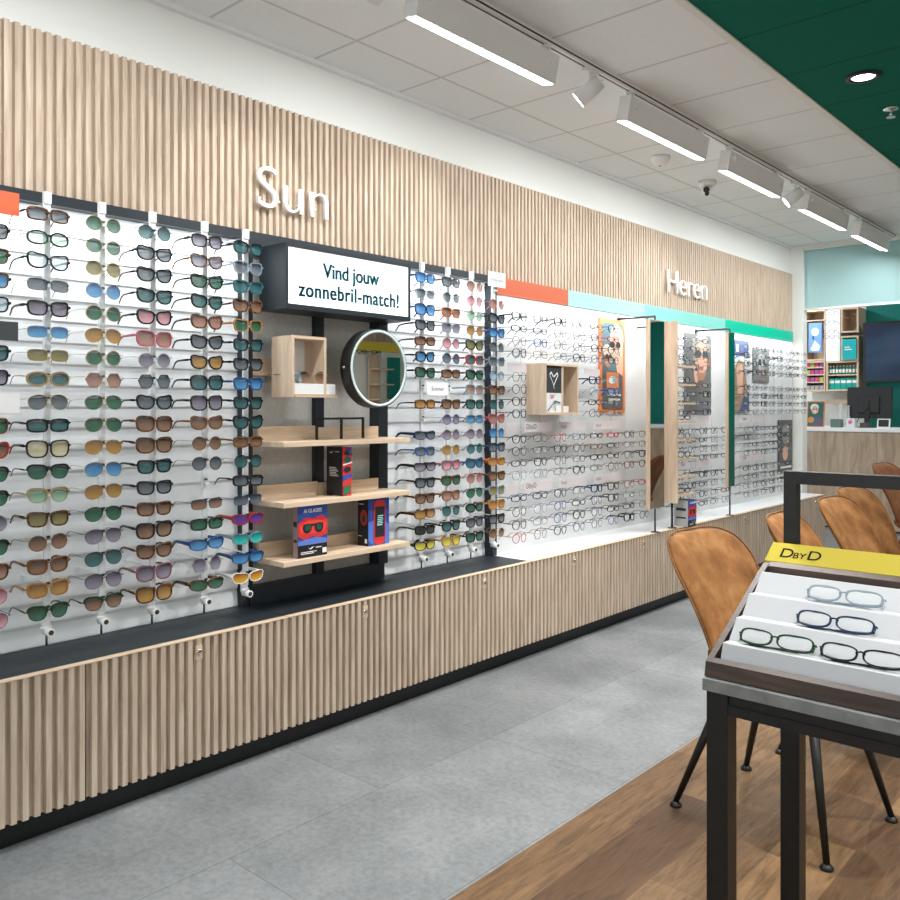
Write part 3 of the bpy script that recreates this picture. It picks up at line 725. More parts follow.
# oak double cube
e = empty('display_cube', (-2.88, 3.885, 1.262), 'pale oak double display cube with card inside, among the eyeglasses', 'display cube')
box('side_panel', (0, .135, 0, .012, 0, .29), oak_vert, e); box('side_panel', (0, .135, .325, .337, 0, .29), oak_vert, e); box('divider', (0, .13, .175, .187, .012, .278), oak_vert, e)
box('top_panel', (0, .135, .0125, .3245, .278, .29), oak_board, e); box('bottom_panel', (0, .135, .0125, .3245, 0, .012), oak_board, e)
box('insert', (.1, .125, .0125, .1745, .0125, .2775), white_gloss, e)
art('card_print', e, [('r', (.03, .035, .04), .04, .42, .98, 1), ('p', (.8, .8, .8), [(.25, .82), (.35, .88), (.5, .78), (.48, .75), (.36, .84), (.28, .79)]), ('p', (.8, .8, .8), [(.5, .78), (.72, .87), (.78, .8), (.52, .58), (.5, .6), (.73, .8), (.7, .83), (.52, .75)]),
                        ('p', (.8, .8, .8), [(.28, .79), (.5, .60), (.54, .50), (.52, .50), (.47, .6), (.25, .79)]), ('r', (.6, .08, .1), .25, .36, .55, .38), ('r', (.6, .08, .1), .3, .31, .5, .33),
                        ('p', (.1, .11, .12), [(.1, .04), (.55, .26), (.9, .22), (.88, .19), (.55, .23), (.14, .02)]), ('p', (.1, .11, .12), [(.55, .26), (.6, .02), (.57, .02), (.52, .24)])], facingX(.1255, .0125, .0125), .162, .265)
box('glass_block', (.02, .09, .195, .30, .0125, .05), white_gloss, e)

# brand cards between the rows
pinkish = principled('card_blush', (.80, .74, .75), .35)
k = 0
CW = [(3.60, .10, 'first'), (3.76, .27, 'second'), (4.10, .29, 'third'), (4.48, .32, 'fourth')]
for z, rowname in ((1.165, 'upper'), (.835, 'lower')):
    for (y, w_, nth), wd in zip(CW, ('', 'DbyD', 'DbyD', 'DbyD')):
        e = empty('label_card', (-2.80, y, z), '%s blush brand card of the %s card row right of dark post' % (nth, rowname), 'card', 'white cards among the glasses')
        box('card_board', (-.002, 0, 0, w_, 0, .055), pinkish, e)
        if wd: text('lettering', wd, principled('print_grey', (.12, .12, .12), .6), e, (.0004, .02, .018), .04 if nth == 'second' else .026, extrude=.0001)
for y, z, nm in ((3.66, 1.50, 'left of the oak double cube'), (4.42, 1.50, 'right of the oak double cube')):
    card(y-.06, z, .17, .04, '', 'blank blush card ' + nm, -2.79, m=pinkish)
for i, y in enumerate((5.62, 5.94, 6.72, 7.0)):
    for z, rn in ((1.18, 'upper'), (.86, 'lower')):
        card(y-.06, z, .22, .065, 'DbyD' if i % 2 == 0 else '', '%s blush card, %s row, %s' % (ORD[i+1], rn, 'right of the shelf tower' if i < 2 else 'right of the narrow mirror'), -2.80, .03, pinkish)
text_o = text('lettering', 'DbyD', principled('print_grey', (.12, .12, .12), .6), None, (-2.879, 3.80, 1.862), .05, extrude=.0003); tag(text_o, 'black DbyD lettering above the second eyeglasses column', 'lettering')

# posters
SK = (.72, .44, .32); SKD = (.45, .23, .15); HR = (.72, .62, .48); DK = (.06, .075, .085); OR = (.72, .22, .07); WH = (.85, .85, .85); TL = (.10, .20, .24); GL = (.03, .03, .035)
def poster(y, z, w, h, shapes, label, board, x=-2.879, t=.010):
    e = empty('poster', (x, y, z), label, 'poster'); box('poster_board', (0, t, 0, w, 0, h), board, e)
    art('print', e, shapes, facingX(t+.0003, 0, 0), w, h); return e
poster(4.655, 1.27, .315, .605, [('r', OR, 0, 0, 1, 1), ('p', TL, [(.1, .04), (.9, .04), (.9, .92), (.85, .96), (.15, .96), (.1, .92)]),
    ('e', HR, .66, .80, .27, .15), ('p', HR, [(.75, .85), (.9, .74), (.9, .45), (.8, .5)]), ('e', SK, .58, .70, .19, .13), ('p', SK, [(.55, .6), (.85, .62), (.9, .38), (.7, .4)]),
    ('e', SKD, .30, .58, .14, .10), ('e', (.60, .5, .4), .26, .66, .16, .07), ('p', (.12, .13, .14), [(.12, .04), (.88, .04), (.88, .40), (.65, .44), (.35, .46), (.12, .5)]),
    ('e', GL, .47, .73, .10, .035), ('e', GL, .70, .73, .09, .035), ('e', GL, .25, .60, .07, .025), ('e', GL, .38, .60, .06, .025), ('p', WH, [(.5, .645), (.62, .65), (.58, .62)]),
    ('r', OR, .22, .26, .70, .43), ('e', WH, .44, .35, .13, .04), ('e', (.25, .5, .62), .52, .36, .08, .035), ('r', WH, .25, .18, .78, .20), ('r', WH, .28, .13, .74, .15)],
    'orange framed poster of people wearing sunglasses, right of the oak double cube', principled('board_orange', OR, .5))
G1 = (.16, .165, .16)
poster(5.845, 1.262, .44, .60, [('r', G1, 0, 0, 1, 1), ('e', (.35, .33, .30), .62, .84, .35, .16), ('e', SK, .62, .70, .27, .20), ('p', SK, [(.3, .58), (.5, .5), (.45, .36), (.35, .40)]), ('p', SKD, [(.4, .5), (.8, .52), (.7, .42), (.5, .40)]),
    ('e', DK, .48, .75, .13, .05), ('e', DK, .76, .75, .12, .05), ('e', (.5, .15, .12), .58, .57, .08, .02), ('e', SKD, .88, .66, .05, .07)], 'dark grey portrait poster of a face, right of the shelf tower', principled('board_grey', (.2, .2, .2), .5))
poster(6.60, 1.262, .42, .60, [('r', (.10, .14, .28), 0, .78, 1, 1), ('r', (.60, .66, .68), 0, 0, 1, .78), ('r', WH, .38, .84, .5, .94), ('p', (.36, .24, .16), [(.25, 0), (.3, .6), (.5, .74), (.75, .68), (.95, .3), (.95, 0)]), ('e', SK, .55, .55, .17, .14), ('p', SK, [(.4, .45), (.7, .45), (.65, .25), (.45, .25)]), ('p', (.10, .13, .2), [(.5, 0), (1, 0), (1, .3), (.7, .2)])],
    'portrait poster with navy top partly behind the narrow mirror', principled('board_white', (.8, .8, .8), .5))
poster(7.12, 1.525, .35, .29, [('r', (.22, .24, .23), 0, 0, 1, 1), ('e', (.5, .52, .5), .5, .6, .3, .25), ('e', DK, .4, .6, .1, .1), ('e', DK, .65, .6, .1, .1), ('r', (.55, .2, .2), .3, .06, .7, .1)], 'small grey poster behind the eyeglasses right of the narrow mirror', principled('board_grey', (.2, .2, .2), .5))
poster(7.70, .72, .34, .47, [('r', (.13, .13, .13), 0, 0, 1, 1), ('e', (.38, .34, .30), .5, .72, .28, .2), ('e', SK, .45, .35, .2, .14), ('r', WH, .1, .06, .9, .1), ('e', DK, .4, .72, .1, .05), ('e', DK, .62, .72, .1, .05)], 'low dark poster at the far end of the eyeglasses wall', principled('board_black', (.05, .05, .05), .5))

# freestanding mirrors and shelf tower on the worktop
def slim_mirror(y, w, label, ztop=1.86, zbot=.66, x=-2.60, face=None):
    e = empty('standing_mirror', (x, y, .507), label, 'mirror', 'freestanding counter mirrors')
    h0, h1 = zbot-.507, ztop-.507
    box('mirror_frame', (-.022, -.002, 0, w, h0, h1), oak_vert, e)
    box('mirror_glass', (-.002, .0005, .018, w-.003, h0+.003, h1-.003), mirror_m if not face else face, e)
    MB().cyl((-.012, w*.5, .004), (-.012, w*.5, h0), .006).build('stand_rod', steel_dark, e)
    MB().cyl((-.012, w*.5, .0), (-.012, w*.5, .004), .028, n=24).build('foot_plate', steel_dark, e)
    mb = MB().cyl((-.012, w*.5, h1), (-.012, w*.5, h1+.03), .006).cyl((-.012, w*.5, h1+.025), (-.278, w*.5-.0, h1+.025), .007).cyl((-.274, w*.5, h1+.025), (-.279, w*.5, h1+.025), .022, n=24)
    mb.build('wall_bracket', steel_dark, e)
slim_mirror(4.80, .205, 'slim oak edged counter mirror left of the shelf tower')
slim_mirror(5.985, .12, 'narrow oak and green counter mirror, right of the shelf tower', face=principled('green_board', (.0, .10, .075), .25), ztop=1.86, zbot=.72)
e = empty('shelf_tower', (-2.62, 5.10, .507), 'tall narrow oak shelf tower standing on the white worktop', 'shelf tower')
box('side_board', (-.06, .06, 0, .018, .17, 1.36), oak_vert, e)
box('back_board', (-.06, -.05, .018, .10, .17, 1.36), oak_vert, e)
TZ = [1.583, 1.46, 1.336, 1.213, 1.092, .968, .847, .728]
for z in TZ: box('shelf_board', (-.05, .05, .018, .30, z-.507-.012, z-.507), oak_board, e)
MB().cyl((0, .05, .004), (0, .05, .17), .008).cyl((0, .05, 0), (0, .05, .004), .03, n=24).build('stand_rod', steel_dark, e)
MB().cyl((-.258, .05, 1.34), (-.06, .05, 1.34), .007).build('wall_bracket', steel_dark, e)
for i, z in enumerate(TZ):
    random.seed(50+i)
    glasses('eyeglasses', ES[i % 4], 'black', 'demo', (-2.575, 5.24, z+.024), 'black %s eyeglasses lying on the %s shelf of the shelf tower' % ({'readers': 'narrow', 'panto': 'rounded'}.get(ES[i % 4], ES[i % 4]), ORD[i+1]), 'eyeglasses on the shelf tower', (0, 0, -.25), scale=.95)
carton((-2.56, 5.26, .508), .12, .175, .10, 'small red and blue carton on the white worktop under the shelf tower', 'glasses_grey')

# ------------------------------------------------------------------ ceiling fixtures
e = empty('light_track', (-2.03, -1.0, ZC), 'long white track rail on the ceiling carrying the lamps', 'track')
box('rail', (-.017, .017, 0, 9.15, -.03, 0), white_metal, e)
box('groove', (-.004, .004, 0, 9.15, -.0305, -.029), principled('groove_dark', (.03, .03, .03), .5), e)
box('groove', (.0168, .0175, 0, 9.15, -.020, -.012), principled('groove_dark', (.03, .03, .03), .5), e)
lens_em = emitter('lamp_lens', (1.0, 1.0, .99), 7)
def linear(y0, y1, label, x=-2.03, s=1, power=10):
    e = empty('linear_light', (x, y0, ZC-.03), label, 'lamp', 'white linear lamps on the track')
    Ln = y1-y0; T = Matrix.Translation((-.01*s, 0, -.095)) @ Matrix.Rotation(R(12*s), 4, 'Y')
    mb = MB().box(-.032, .032, 0, Ln, -.05, .065, M=T); mb.build('housing', white_metal, e, .003)
    MB().box(-.026, .026, .01, Ln-.01, -.0525, -.0502, M=T).build('light_strip', lens_em, e)
    for y in (.05, Ln-.05):
        mb = MB().cyl((0, y, 0), (0, y, -.05), .010).cyl((0, y, -.0), (0, y, -.012), .02); mb.build('track_adapter', white_metal, e)
        MB().cyl((.025*s, y, -.075), (.040*s, y, -.075), .012, n=12).build('pivot', white_metal, e)
    d = bpy.data.lights.new('lamp_light', 'AREA'); d.shape = 'RECTANGLE'; d.size = .05; d.size_y = Ln-.04; d.energy = power; d.color = (.97, .99, 1)
    o = bpy.data.objects.new('lamp_light', d); COL.objects.link(o); o.parent = e
    o.matrix_local = T @ Matrix.Translation((0, Ln/2, -.060)) @ Matrix.Rotation(R(3), 4, 'Y')
    return e
for a, b, w in ((.55, 1.45, 'out of view near the shop front'), (2.094, 2.93, 'nearest and largest in view'), (3.52, 4.36, 'second from the front'), (4.64, 5.46, 'third from the front'), (5.93, 6.80, 'fourth from the front'), (7.10, 7.93, 'last one, beside the frosted glass')):
    linear(a, b, 'white linear track lamp, ' + w)
def spot(y, label, x=-2.03, aim=(-1, .35, -1.2), power=14):
    e = empty('track_spotlight', (x, y, ZC-.03), label, 'lamp', 'white track spotlights')
    a = Vector(aim).normalized(); c = Vector((0, 0, -.085))
    MB().cyl(c-a*.05, c+a*.07, .034, .042, 24).build('spot_housing', white_metal, e)
    MB().cyl(c-a*.052, c-a*.05, .03, n=24).build('rear_cap', white_gloss, e)
    MB().cyl(c+a*.070, c+a*.0715, .036, n=24).build('spot_lens', lens_em, e)
    MB().cyl((0, 0, 0), (0, 0, -.06), .008).box(-.012, .012, -.05, .05, -.014, 0).build('track_adapter', white_metal, e)
    d = bpy.data.lights.new('spot_light', 'SPOT'); d.energy = power; d.spot_size = R(62); d.spot_blend = .6; d.shadow_soft_size = .03; d.color = (1, .98, .95)
    o = bpy.data.objects.new('spot_light', d); COL.objects.link(o); o.parent = e; o.location = c+a*.075; o.rotation_euler = a.to_track_quat('-Z', 'Y').to_euler()
spot(1.93, 'white track spotlight cut off by the top edge', aim=(-1, .1, -.9))
spot(3.22, 'white track spotlight between first and second linear lamp', aim=(-.9, -.35, -.75))
spot(5.74, 'white track spotlight between third and fourth linear lamp', aim=(-.9, -.4, -.75))
# downlights
def downlight(x, y, label, power=95):
    e = empty('downlight', (x, y, ZC), label, 'lamp', 'black rimmed downlights in the green ceiling')
    MB().lathe([(.052, -.001), (.075, -.001), (.078, -.006), (.055, -.012), (.052, -.001)], n=32).build('bezel', black_metal, e)
    MB().lathe([(.0001, -.004), (.050, -.004), (.050, -.0015), (.0001, -.0015)], n=32).build('lamp_lens', lens_em, e)
    d = bpy.data.lights.new('down_light', 'SPOT'); d.energy = power; d.spot_size = R(95); d.spot_blend = .5; d.shadow_soft_size = .035; d.color = (1, .97, .93)
    o = bpy.data.objects.new('down_light', d); COL.objects.link(o); o.parent = e; o.location = (0, 0, -.02)
downlight(-1.17, 4.18, 'black rimmed downlight in the green ceiling at top right')
downlight(-1.36, 2.72, 'black rimmed downlight added above the nearest chair for its shadow, out of frame', 110)  # added unseen lamp that casts the nearest chair's shadow
for x, y, w in ((-.1, 1.4, 'near the tray table'), (.15, 3.3, 'behind the chairs'), (1.4, .4, 'over the shop floor'), (1.5, 4.2, 'over the desks'), (-.2, 6.6, 'before the service desk'), (1.6, 6.8, 'right of the service desk'), (-.9, -.9, 'near the entrance')):
    downlight(x, y, 'black rimmed downlight in the green ceiling ' + w)
e = empty('sprinkler', (-1.19, 4.72, ZC), 'small chrome sprinkler head in the green ceiling', 'sprinkler')
MB().lathe([(.0001, -.001), (.038, -.001), (.036, -.008), (.0001, -.010)], n=24).build('escutcheon', chrome, e)
MB().cyl((0, 0, -.008), (0, 0, -.045), .006).cyl((0, 0, -.045), (0, 0, -.048), .022, n=16).build('nozzle', chrome, e)
e = empty('dome_camera', (-2.50, 5.42, ZC), 'small white dome camera with dark lenses on the ceiling', 'camera')
MB().lathe([(.0001, 0), (.06, 0), (.062, -.02), (.045, -.04), (.0001, -.042)], n=24).build('mount', white_metal, e)
MB().lathe([(.0001, -.035), (.034, -.045), (.038, -.065), (.026, -.088), (.0001, -.096)], n=24).build('camera_ball', white_gloss, e)
MB().cyl((.01, -.028, -.062), (.012, -.042, -.066), .02, n=16).cyl((.01, -.02, -.085), (.012, -.032, -.093), .014, n=16).build('camera_lens', black_plastic, e)
e = empty('smoke_detector', (-2.47, 4.70, ZC), 'round white smoke detector on the ceiling left of the dome camera', 'smoke detector')
MB().lathe([(.0001, 0), (.058, 0), (.058, -.018), (.04, -.05), (.0001, -.055)], n=24).build('detector_body', white_gloss, e)
MB().cyl((.0, .0, -.055), (.0, .0, -.058), .006, n=10).build('indicator', black_plastic, e)

# ------------------------------------------------------------------ chairs
def shell(path, halfw, thick, nu=18, nv=22, corner=3.2, wrap=.035):
    """padded shell panel: path(v)->(x,z), halfw(v)->w"""
    mb = MB(); bm = mb.bm
    def pt(u, v, s):
        # square to rounded rectangle mapping
        uu, vv = 2*u-1, 2*v-1
        k = (abs(uu)**corner+abs(vv)**corner)**(1/corner) if (abs(uu)+abs(vv)) > 0 else 1
        m_ = max(abs(uu), abs(vv)); f = m_/k if k > 0 else 1
        top = vv > 0
        if top: uu, vv = uu*f, vv*f
        w = (vv+1)/2; x, z = path(w); x2, z2 = path(w+.01); d = Vector((x2-x, 0, z2-z)).normalized(); nrm = Vector((d.z, 0, -d.x))
        edge = max(abs(uu), abs(2*w-1) if top else 0)
        t = thick*.5*math.sqrt(max(0, 1-min(1, m_)**6))
        y = uu*halfw(w)
        return Vector((x, y, z)) + nrm*(s*t + wrap*uu*uu)
    F = [[bm.verts.new(pt(i/nu, j/nv, 1)) for i in range(nu+1)] for j in range(nv+1)]
    B = [[bm.verts.new(pt(i/nu, j/nv, -1)) for i in range(nu+1)] for j in range(nv+1)]
    for j in range(nv):
        for i in range(nu):
            f = bm.faces.new((F[j][i], F[j][i+1], F[j+1][i+1], F[j+1][i])); f.smooth = True
            f = bm.faces.new((B[j][i], B[j+1][i], B[j+1][i+1], B[j][i+1])); f.smooth = True
    bmesh.ops.remove_doubles(bm, verts=bm.verts, dist=.0005)
    return mb
def make_chair(name, mat, label, loc, rz, h=.875):
    e = empty(name, loc, label, 'chair', 'suede shell chairs', rz)
    def path(v): return (-.158-.185*v**1.15+.015*math.sin(PI*v), .49+(h-.49)*v)
    hw = lambda v: .195+.04*min(1, v*1.5)
    bk = shell(path, hw, .045).build('backrest', mat, e)
    s_ = bk.modifiers.new('smooth', 'SUBSURF'); s_.levels = s_.render_levels = 1
    # piped edge seam following the outline
    pts = []; cn = 3.2
    for i in range(61):
        t = i/60*3
        u, v = (-1, -.9+1.9*t) if t < 1 else ((-1+2*(t-1), 1) if t < 2 else (1, 1-1.9*(t-2)))
        f = 1/((abs(u)**cn+abs(v)**cn)**(1/cn)) if v > 0 else 1
        if v > 0: u, v = u*f, v*f
        q = (v+1)/2; x, z = path(q); x2, z2 = path(q+.01); dd = Vector((x2-x, 0, z2-z)).normalized()
        pts.append(Vector((x, u*hw(q), z))+Vector((dd.z, 0, -dd.x))*.035*u*u)
    MB().tube(pts, .0035, 6).build('piping', mat, bk)
    mb = MB(); bm = mb.bm
    rings = []
    for k, (sc, z) in enumerate(((.0, .500), (.7, .498), (.93, .488), (1, .470), (.97, .452), (.85, .446), (0, .446))):
        ring = []
        for i in range(36):
            a = 2*PI*i/36; c, s = math.cos(a), math.sin(a)
            x = .235*math.copysign(abs(c)**.72, c)*max(sc, .001)+.03; y = .225*math.copysign(abs(s)**.72, s)*max(sc, .001)
            zz = z + (.045*max(0, (-x-.06)/.15) if x < -.06 else 0)
            ring.append(bm.verts.new((x, y, zz)))
        rings.append(ring)
    for A, B in zip(rings, rings[1:]):
        for i in range(36):
            f = bm.faces.new((A[i], A[(i+1) % 36], B[(i+1) % 36], B[i])); f.smooth = True
    bmesh.ops.remove_doubles(bm, verts=bm.verts, dist=.002)
    mb.build('seat', mat, e)
    MB().box(-.10, .16, -.14, .14, .425, .446).build('seat_frame', black_metal, e)
    for sx in (-1, 1):
        for sy in (-1, 1):
            a = (.02+.13*sx, .11*sy, .44); b = (.0+.25*sx, .215*sy, .014)
            l = MB().cyl(a, b, .017, .0095, 16).build('leg', black_metal, e)
            MB().lathe([(.0001, 0), (.019, 0), (.019, .006), (.010, .016), (.0001, .016)], (b[0], b[1], 0), 16).build('foot_glide', black_plastic, l)
make_chair('dining_chair', suede, 'camel suede shell chair with black legs nearest to the tray table', (-1.01, 2.735, 0), R(-8))
make_chair('dining_chair', suede, 'camel suede chair seen behind the upright bar of the black frame', (-.955, 3.44, 0), R(4))
make_chair('dining_chair', suede, 'camel suede chair right of the black bar, in front of another', (-1.0, 4.19, 0), R(-3))
make_chair('dining_chair', suede, 'camel suede chair half hidden behind the one right of the bar', (-1.10, 4.79, 0), R(-5))
make_chair('dining_chair', suede_dark, 'darker brown suede chair at the right edge before the service desk', (-1.42, 6.60, 0), R(-8), .90)

# ------------------------------------------------------------------ tray table
TX0, TX1, TY0, TY1, TZt = -.717, .45, 1.532, 1.965, .783
e = empty('display_table', (TX0, TY0, 0), 'black steel table with grey concrete look top, holding the glasses tray', 'table')
w, d = TX1-TX0, TY1-TY0
box('tabletop', (0, w, 0, d, TZt-.023, TZt), conc_top, e, .001)
for x in (.006, w-.048):
    for y in (.006, d-.048): box('leg', (x, x+.042, y, y+.042, 0, TZt-.023), black_metal, e, .001)
for y in (.008, d-.046):
    MB().box(.048, w-.048, y, y+.036, TZt-.063, TZt-.0435).box(.048, w-.048, y+.003, y+.036, TZt-.0435, TZt-.0235).build('apron_rail', black_metal, e)
for x in (.008, w-.046): box('side_rail', (x, x+.036, .048, d-.048, TZt-.063, TZt-.0235), black_metal, e)
box('header_frame', (.006, .034, d-.028, d-.0, TZt, 1.157), black_metal, e)
box('header_frame', (w-.034, w-.006, d-.028, d-.0, TZt, 1.157), black_metal, e)
box('header_frame', (.034, w-.034, d-.028, d-.0, 1.129, 1.157), black_metal, e)

# tray (profile in Y/Z, extruded along X)
e = empty('glasses_tray', (TX0, TY0, TZt), 'walnut framed sloping tray with white stepped inserts on the table', 'tray')
def rel(y, z): return (y-TY0, z-TZt)
W = 1.10
def prof_prism(name, pts, x0, x1, m, bevel=0):
    return MB().prism([(x0, p[0], p[1]) for p in [rel(*q) for q in pts]], (x1-x0, 0, 0)).build(name, m, e, bevel)
side = [(1.542, .785), (1.548, .812), (1.836, .963), (1.846, .955), (1.846, .785)]
prof_prism('side_wall', side, .0, .012, walnut); prof_prism('side_wall', side, W-.012, W, walnut)
prof_prism('front_wall', [(1.542, .785), (1.548, .812), (1.560, .818), (1.560, .785)], .012, W-.012, walnut)
prof_prism('back_wall', [(1.828, .785), (1.828, .958), (1.846, .965), (1.846, .785)], .012, W-.012, walnut)
lips = [(1.5785, .8455), (1.647, .8815), (1.716, .9175), (1.787, .952)]
x0s = [.022, .020, .018, .016]
prevb = (1.5605, .800)
for i, (y, z) in enumerate(lips):
    yb, zb = prevb
    nxt = (y+.031, z-.002) if i < 3 else (1.827, z-.012)
    poly = [(yb, zb-.01), (yb, zb), (y-.002, z-.001), (y, z), (y+.002, z), nxt, (nxt[0], .786), (yb, .786)]
    poly = [(yb, .786), (yb, zb), (y-.002, z-.001), (y, z), nxt, (nxt[0], .786)]
    prof_prism('stepped_insert', poly, x0s[i], W-.016, principled('insert_white', (.42, .435, .455), .6))
    prevb = (nxt[0]+.0005, nxt[1])
sg = MB().prism([(-.002, *rel(1.848, .966)), (-.002, *rel(1.897, 1.0)), (-.002, *rel(1.905, .99)), (-.002, *rel(1.905, .955)), (-.002, *rel(1.848, .955))], (W+.004, 0, 0))
sg.build('yellow_header', principled('header_yellow', (.44, .36, .055), .9, spec=.1), e)
ang = math.atan2(1.0-.966, 1.897-1.848)
pk = principled('print_black', (.012, .012, .012), .9, spec=.1)
def tr(word, x, size, wd):
    text('lettering', word, pk, e, (x, rel(1.860, 0)[0], rel(0, .9755)[1]), size, rot=(ang, 0, 0), extrude=.0002, width=wd)
tr('D', .0225, .040, .026); tr('BY', .0515, .025, .026); tr('D', .0805, .040, .026)

def traypair(st, fr, x, y, z, label, rz=0):
    glasses('eyeglasses', st, fr, 'demo', (x, y, z), label, 'eyeglasses in the walnut tray', (0, R(-32), R(-90)+rz), folded=True, scale=1.0)
traypair('readers', 'clear', -.522, 1.735, .936, 'pale transparent folded eyeglasses on the top step of the tray')
traypair('readers', 'navy', -.518, 1.665, .899, 'navy blue folded eyeglasses on the second highest step of the tray')
traypair('readers', 'green', -.603, 1.597, .863, 'dark green folded eyeglasses at left on the lowest tray step')
traypair('readers', 'black', -.452, 1.597, .863, 'black folded eyeglasses at right on the lowest tray step')

# ------------------------------------------------------------------ service desk and back wall
e = empty('service_desk', (-4.0, 9.6, 0), 'oak fronted service desk with white top behind the chairs', 'desk')
box('front_panel', (0, 5.0, 0, .03, .02, 1.045), desk_wood, e)
box('desk_top', (0, 5.0, -.02, .60, 1.047, 1.088), white_gloss, e, .002)
box('plinth', (0.02, 4.98, .04, .1, 0, .02), plinth_black, e)
box('side_panel', (0, .03, .03, .58, .02, 1.045), desk_wood, e)
DT = 1.0885
e = empty('monitor', (-2.71, 9.85, DT), 'black computer monitor seen from behind on the service desk', 'monitor')
T = Matrix.Rotation(R(-4), 4, 'X')
MB().box(-.215, .235, -.012, .02, .10, .44, M=T).build('screen_housing', black_plastic, e, .004)
MB().box(-.10, .12, -.035, -.012, .15, .34, M=T).build('rear_cover', black_plastic, e, .01)
box('stand', (-.03, .02, -.03, -.005, 0, .30), black_plastic, e); box('stand_foot', (-.09, .09, -.06, .10, -.0, .008), black_plastic, e)
MB().tube([(.0, -.05, .22), (-.06, -.06, .13), (-.10, -.05, .05)], .004).tube([(.0, -.05, .20), (.05, -.06, .12), (.08, -.05, .1)], .004).build('cables', black_plastic, e)
e = empty('counter_display', (-2.57, 9.66, DT), 'small white framed photo stand before the monitor on the desk', 'picture frame')
T = Matrix.Rotation(R(-12), 4, 'X')
MB().box(0, .125, 0, .008, 0, .10, M=T).build('frame', white_metal, e)
MB().box(.012, .113, -.001, 0, .015, .09, M=T).build('picture', black_plastic, e)
e = empty('counter_poster', (-3.315, 9.72, DT), 'orange edged poster of a smiling person on the service desk', 'poster')
T = Matrix.Rotation(R(-8), 4, 'X')
MB().box(0, .19, 0, .012, 0, .29, M=T).build('poster_board', principled('board_orange', OR, .5), e)
art('print', e, [('r', OR, 0, 0, 1, 1), ('r', (.02, .12, .10), .06, .04, .94, .96), ('e', (.85, .82, .78), .42, .76, .24, .14), ('e', SK, .45, .66, .19, .16), ('p', (.08, .10, .16), [(.3, .05), (.94, .05), (.9, .3), (.7, .45), (.45, .42)]),
                 ('e', (.55, .25, .06), .25, .28, .18, .12), ('e', WH, .46, .6, .07, .025), ('e', GL, .38, .69, .05, .02), ('e', GL, .54, .69, .05, .02)], T @ facingmY(0, -.0005, 0), .19, .29)
for i, (x, h) in enumerate(((-2.98, .25), (-2.90, .23))):
    o = MB().lathe([(.0001, 0), (.03, 0), (.032, .02), (.028, .09), (.012, .13), (.011, h), (.014, h+.01), (.0001, h+.01)], n=16).build('glass_bottle', principled('bottle_glass', (.7, .75, .75), .08, 0, .5)); o.location = (x, 9.82, DT)
    tag(o, 'clear glass bottle on the service desk, %s of the two' % ('left' if i == 0 else 'right'), 'bottle', 'bottles on the service desk')
for x, w_, h, d_, m, lb, n in ((-3.04, .11, .09, .08, principled('box_green_grey', (.12, .17, .15), .5), 'grey green box on the service desk before the bottles', 'storage_box'),
                            (-2.88, .09, .10, .08, principled('box_pale', (.66, .70, .68), .4), 'pale box with pink mark on the service desk', 'storage_box'),
                            (-2.74, .09, .055, .1, principled('box_dark', (.05, .05, .05), .4), 'small dark card terminal on the service desk', 'card_terminal')):
    o = MB().box(0, w_, 0, d_, 0, h).build(n, m, bevel=.004); o.location = (x, 9.66, DT); tag(o, lb, 'box' if 'box' in n else 'card terminal')
    if 'pink' in lb: MB().lathe([(.0001, 0), (.02, 0), (.02, .002), (.0001, .002)], n=12).build('pink_mark', principled('mark_pink', (.7, .1, .35), .5), o).matrix_local = Matrix.Translation((.045, -.002, .06)) @ Matrix.Rotation(R(90), 4, 'X')
YS = 10.45
e = empty('television', (-2.93, YS, 1.592), 'large black wall television on the teal wall', 'television')
box('bezel', (0, 1.45, 0, .05, 0, .69), black_plastic, e, .004); box('wall_mount', (.4, 1.0, .05, .278, .2, .5), black_metal, e)
m = principled('tv_screen', (.02, .03, .06), .12); b = m.node_tree.nodes['Principled BSDF']
tc = N(m, 'ShaderNodeTexCoord'); n_ = N(m, 'ShaderNodeTexNoise'); n_.inputs['Scale'].default_value = 1.6; L(m, tc.outputs['Generated'], n_.inputs['Vector'])
r_ = ramp(m, [(.4, (.004, .006, .012)), (.52, (.02, .07, .10)), (.66, (.09, .08, .16))]); L(m, n_.outputs['Fac'], r_.inputs['Fac']); L(m, r_.outputs['Color'], b.inputs['Emission Color']); b.inputs['Emission Strength'].default_value = .25; b.inputs['Specular IOR Level'].default_value = .15  # bluish purple reflections painted as a faint glow on the dark screen
box('screen', (.03, 1.42, -.002, 0, .03, .66), m, e)

# shelving unit on the back wall
YS = 10.45
def cube_unit(x0, x1, z0, z1, label, shelves=(), dpt=.28, t=.018, back=None):
    e = empty('wall_cabinet', (x0, YS, z0), label, 'wall cabinet', 'oak wall niches behind the desk')
    w, h = x1-x0, z1-z0
    box('side_panel', (0, t, 0, dpt, 0, h), oak_vert, e); box('side_panel', (w-t, w, 0, dpt, 0, h), oak_vert, e)
    box('bottom_panel', (t, w-t, 0, dpt, 0, t), oak_board, e); box('top_panel', (t, w-t, 0, dpt, h-t, h), oak_board, e)
    box('back_panel', (t, w-t, dpt-.01, dpt, t, h-t), back or oak_vert, e)
    for z in shelves: box('shelf_board', (t, w-t, .01, dpt-.01, z-z0, z-z0+.014), oak_board, e)
    return e
cube_unit(-3.60, -3.345, 1.865, 2.47, 'oak wall niche with blue screen, top left behind the desk', (2.34,))
cube_unit(-3.60, -3.345, 1.50, 1.86, 'oak wall niche with small coloured cartons behind the desk', (1.60, 1.69, 1.775))
cube_unit(-3.17, -2.978, 2.18, 2.47, 'oak wall niche at top beside the television')
cube_unit(-3.17, -2.978, 1.855, 2.14, 'oak wall niche with teal screen beside the television')
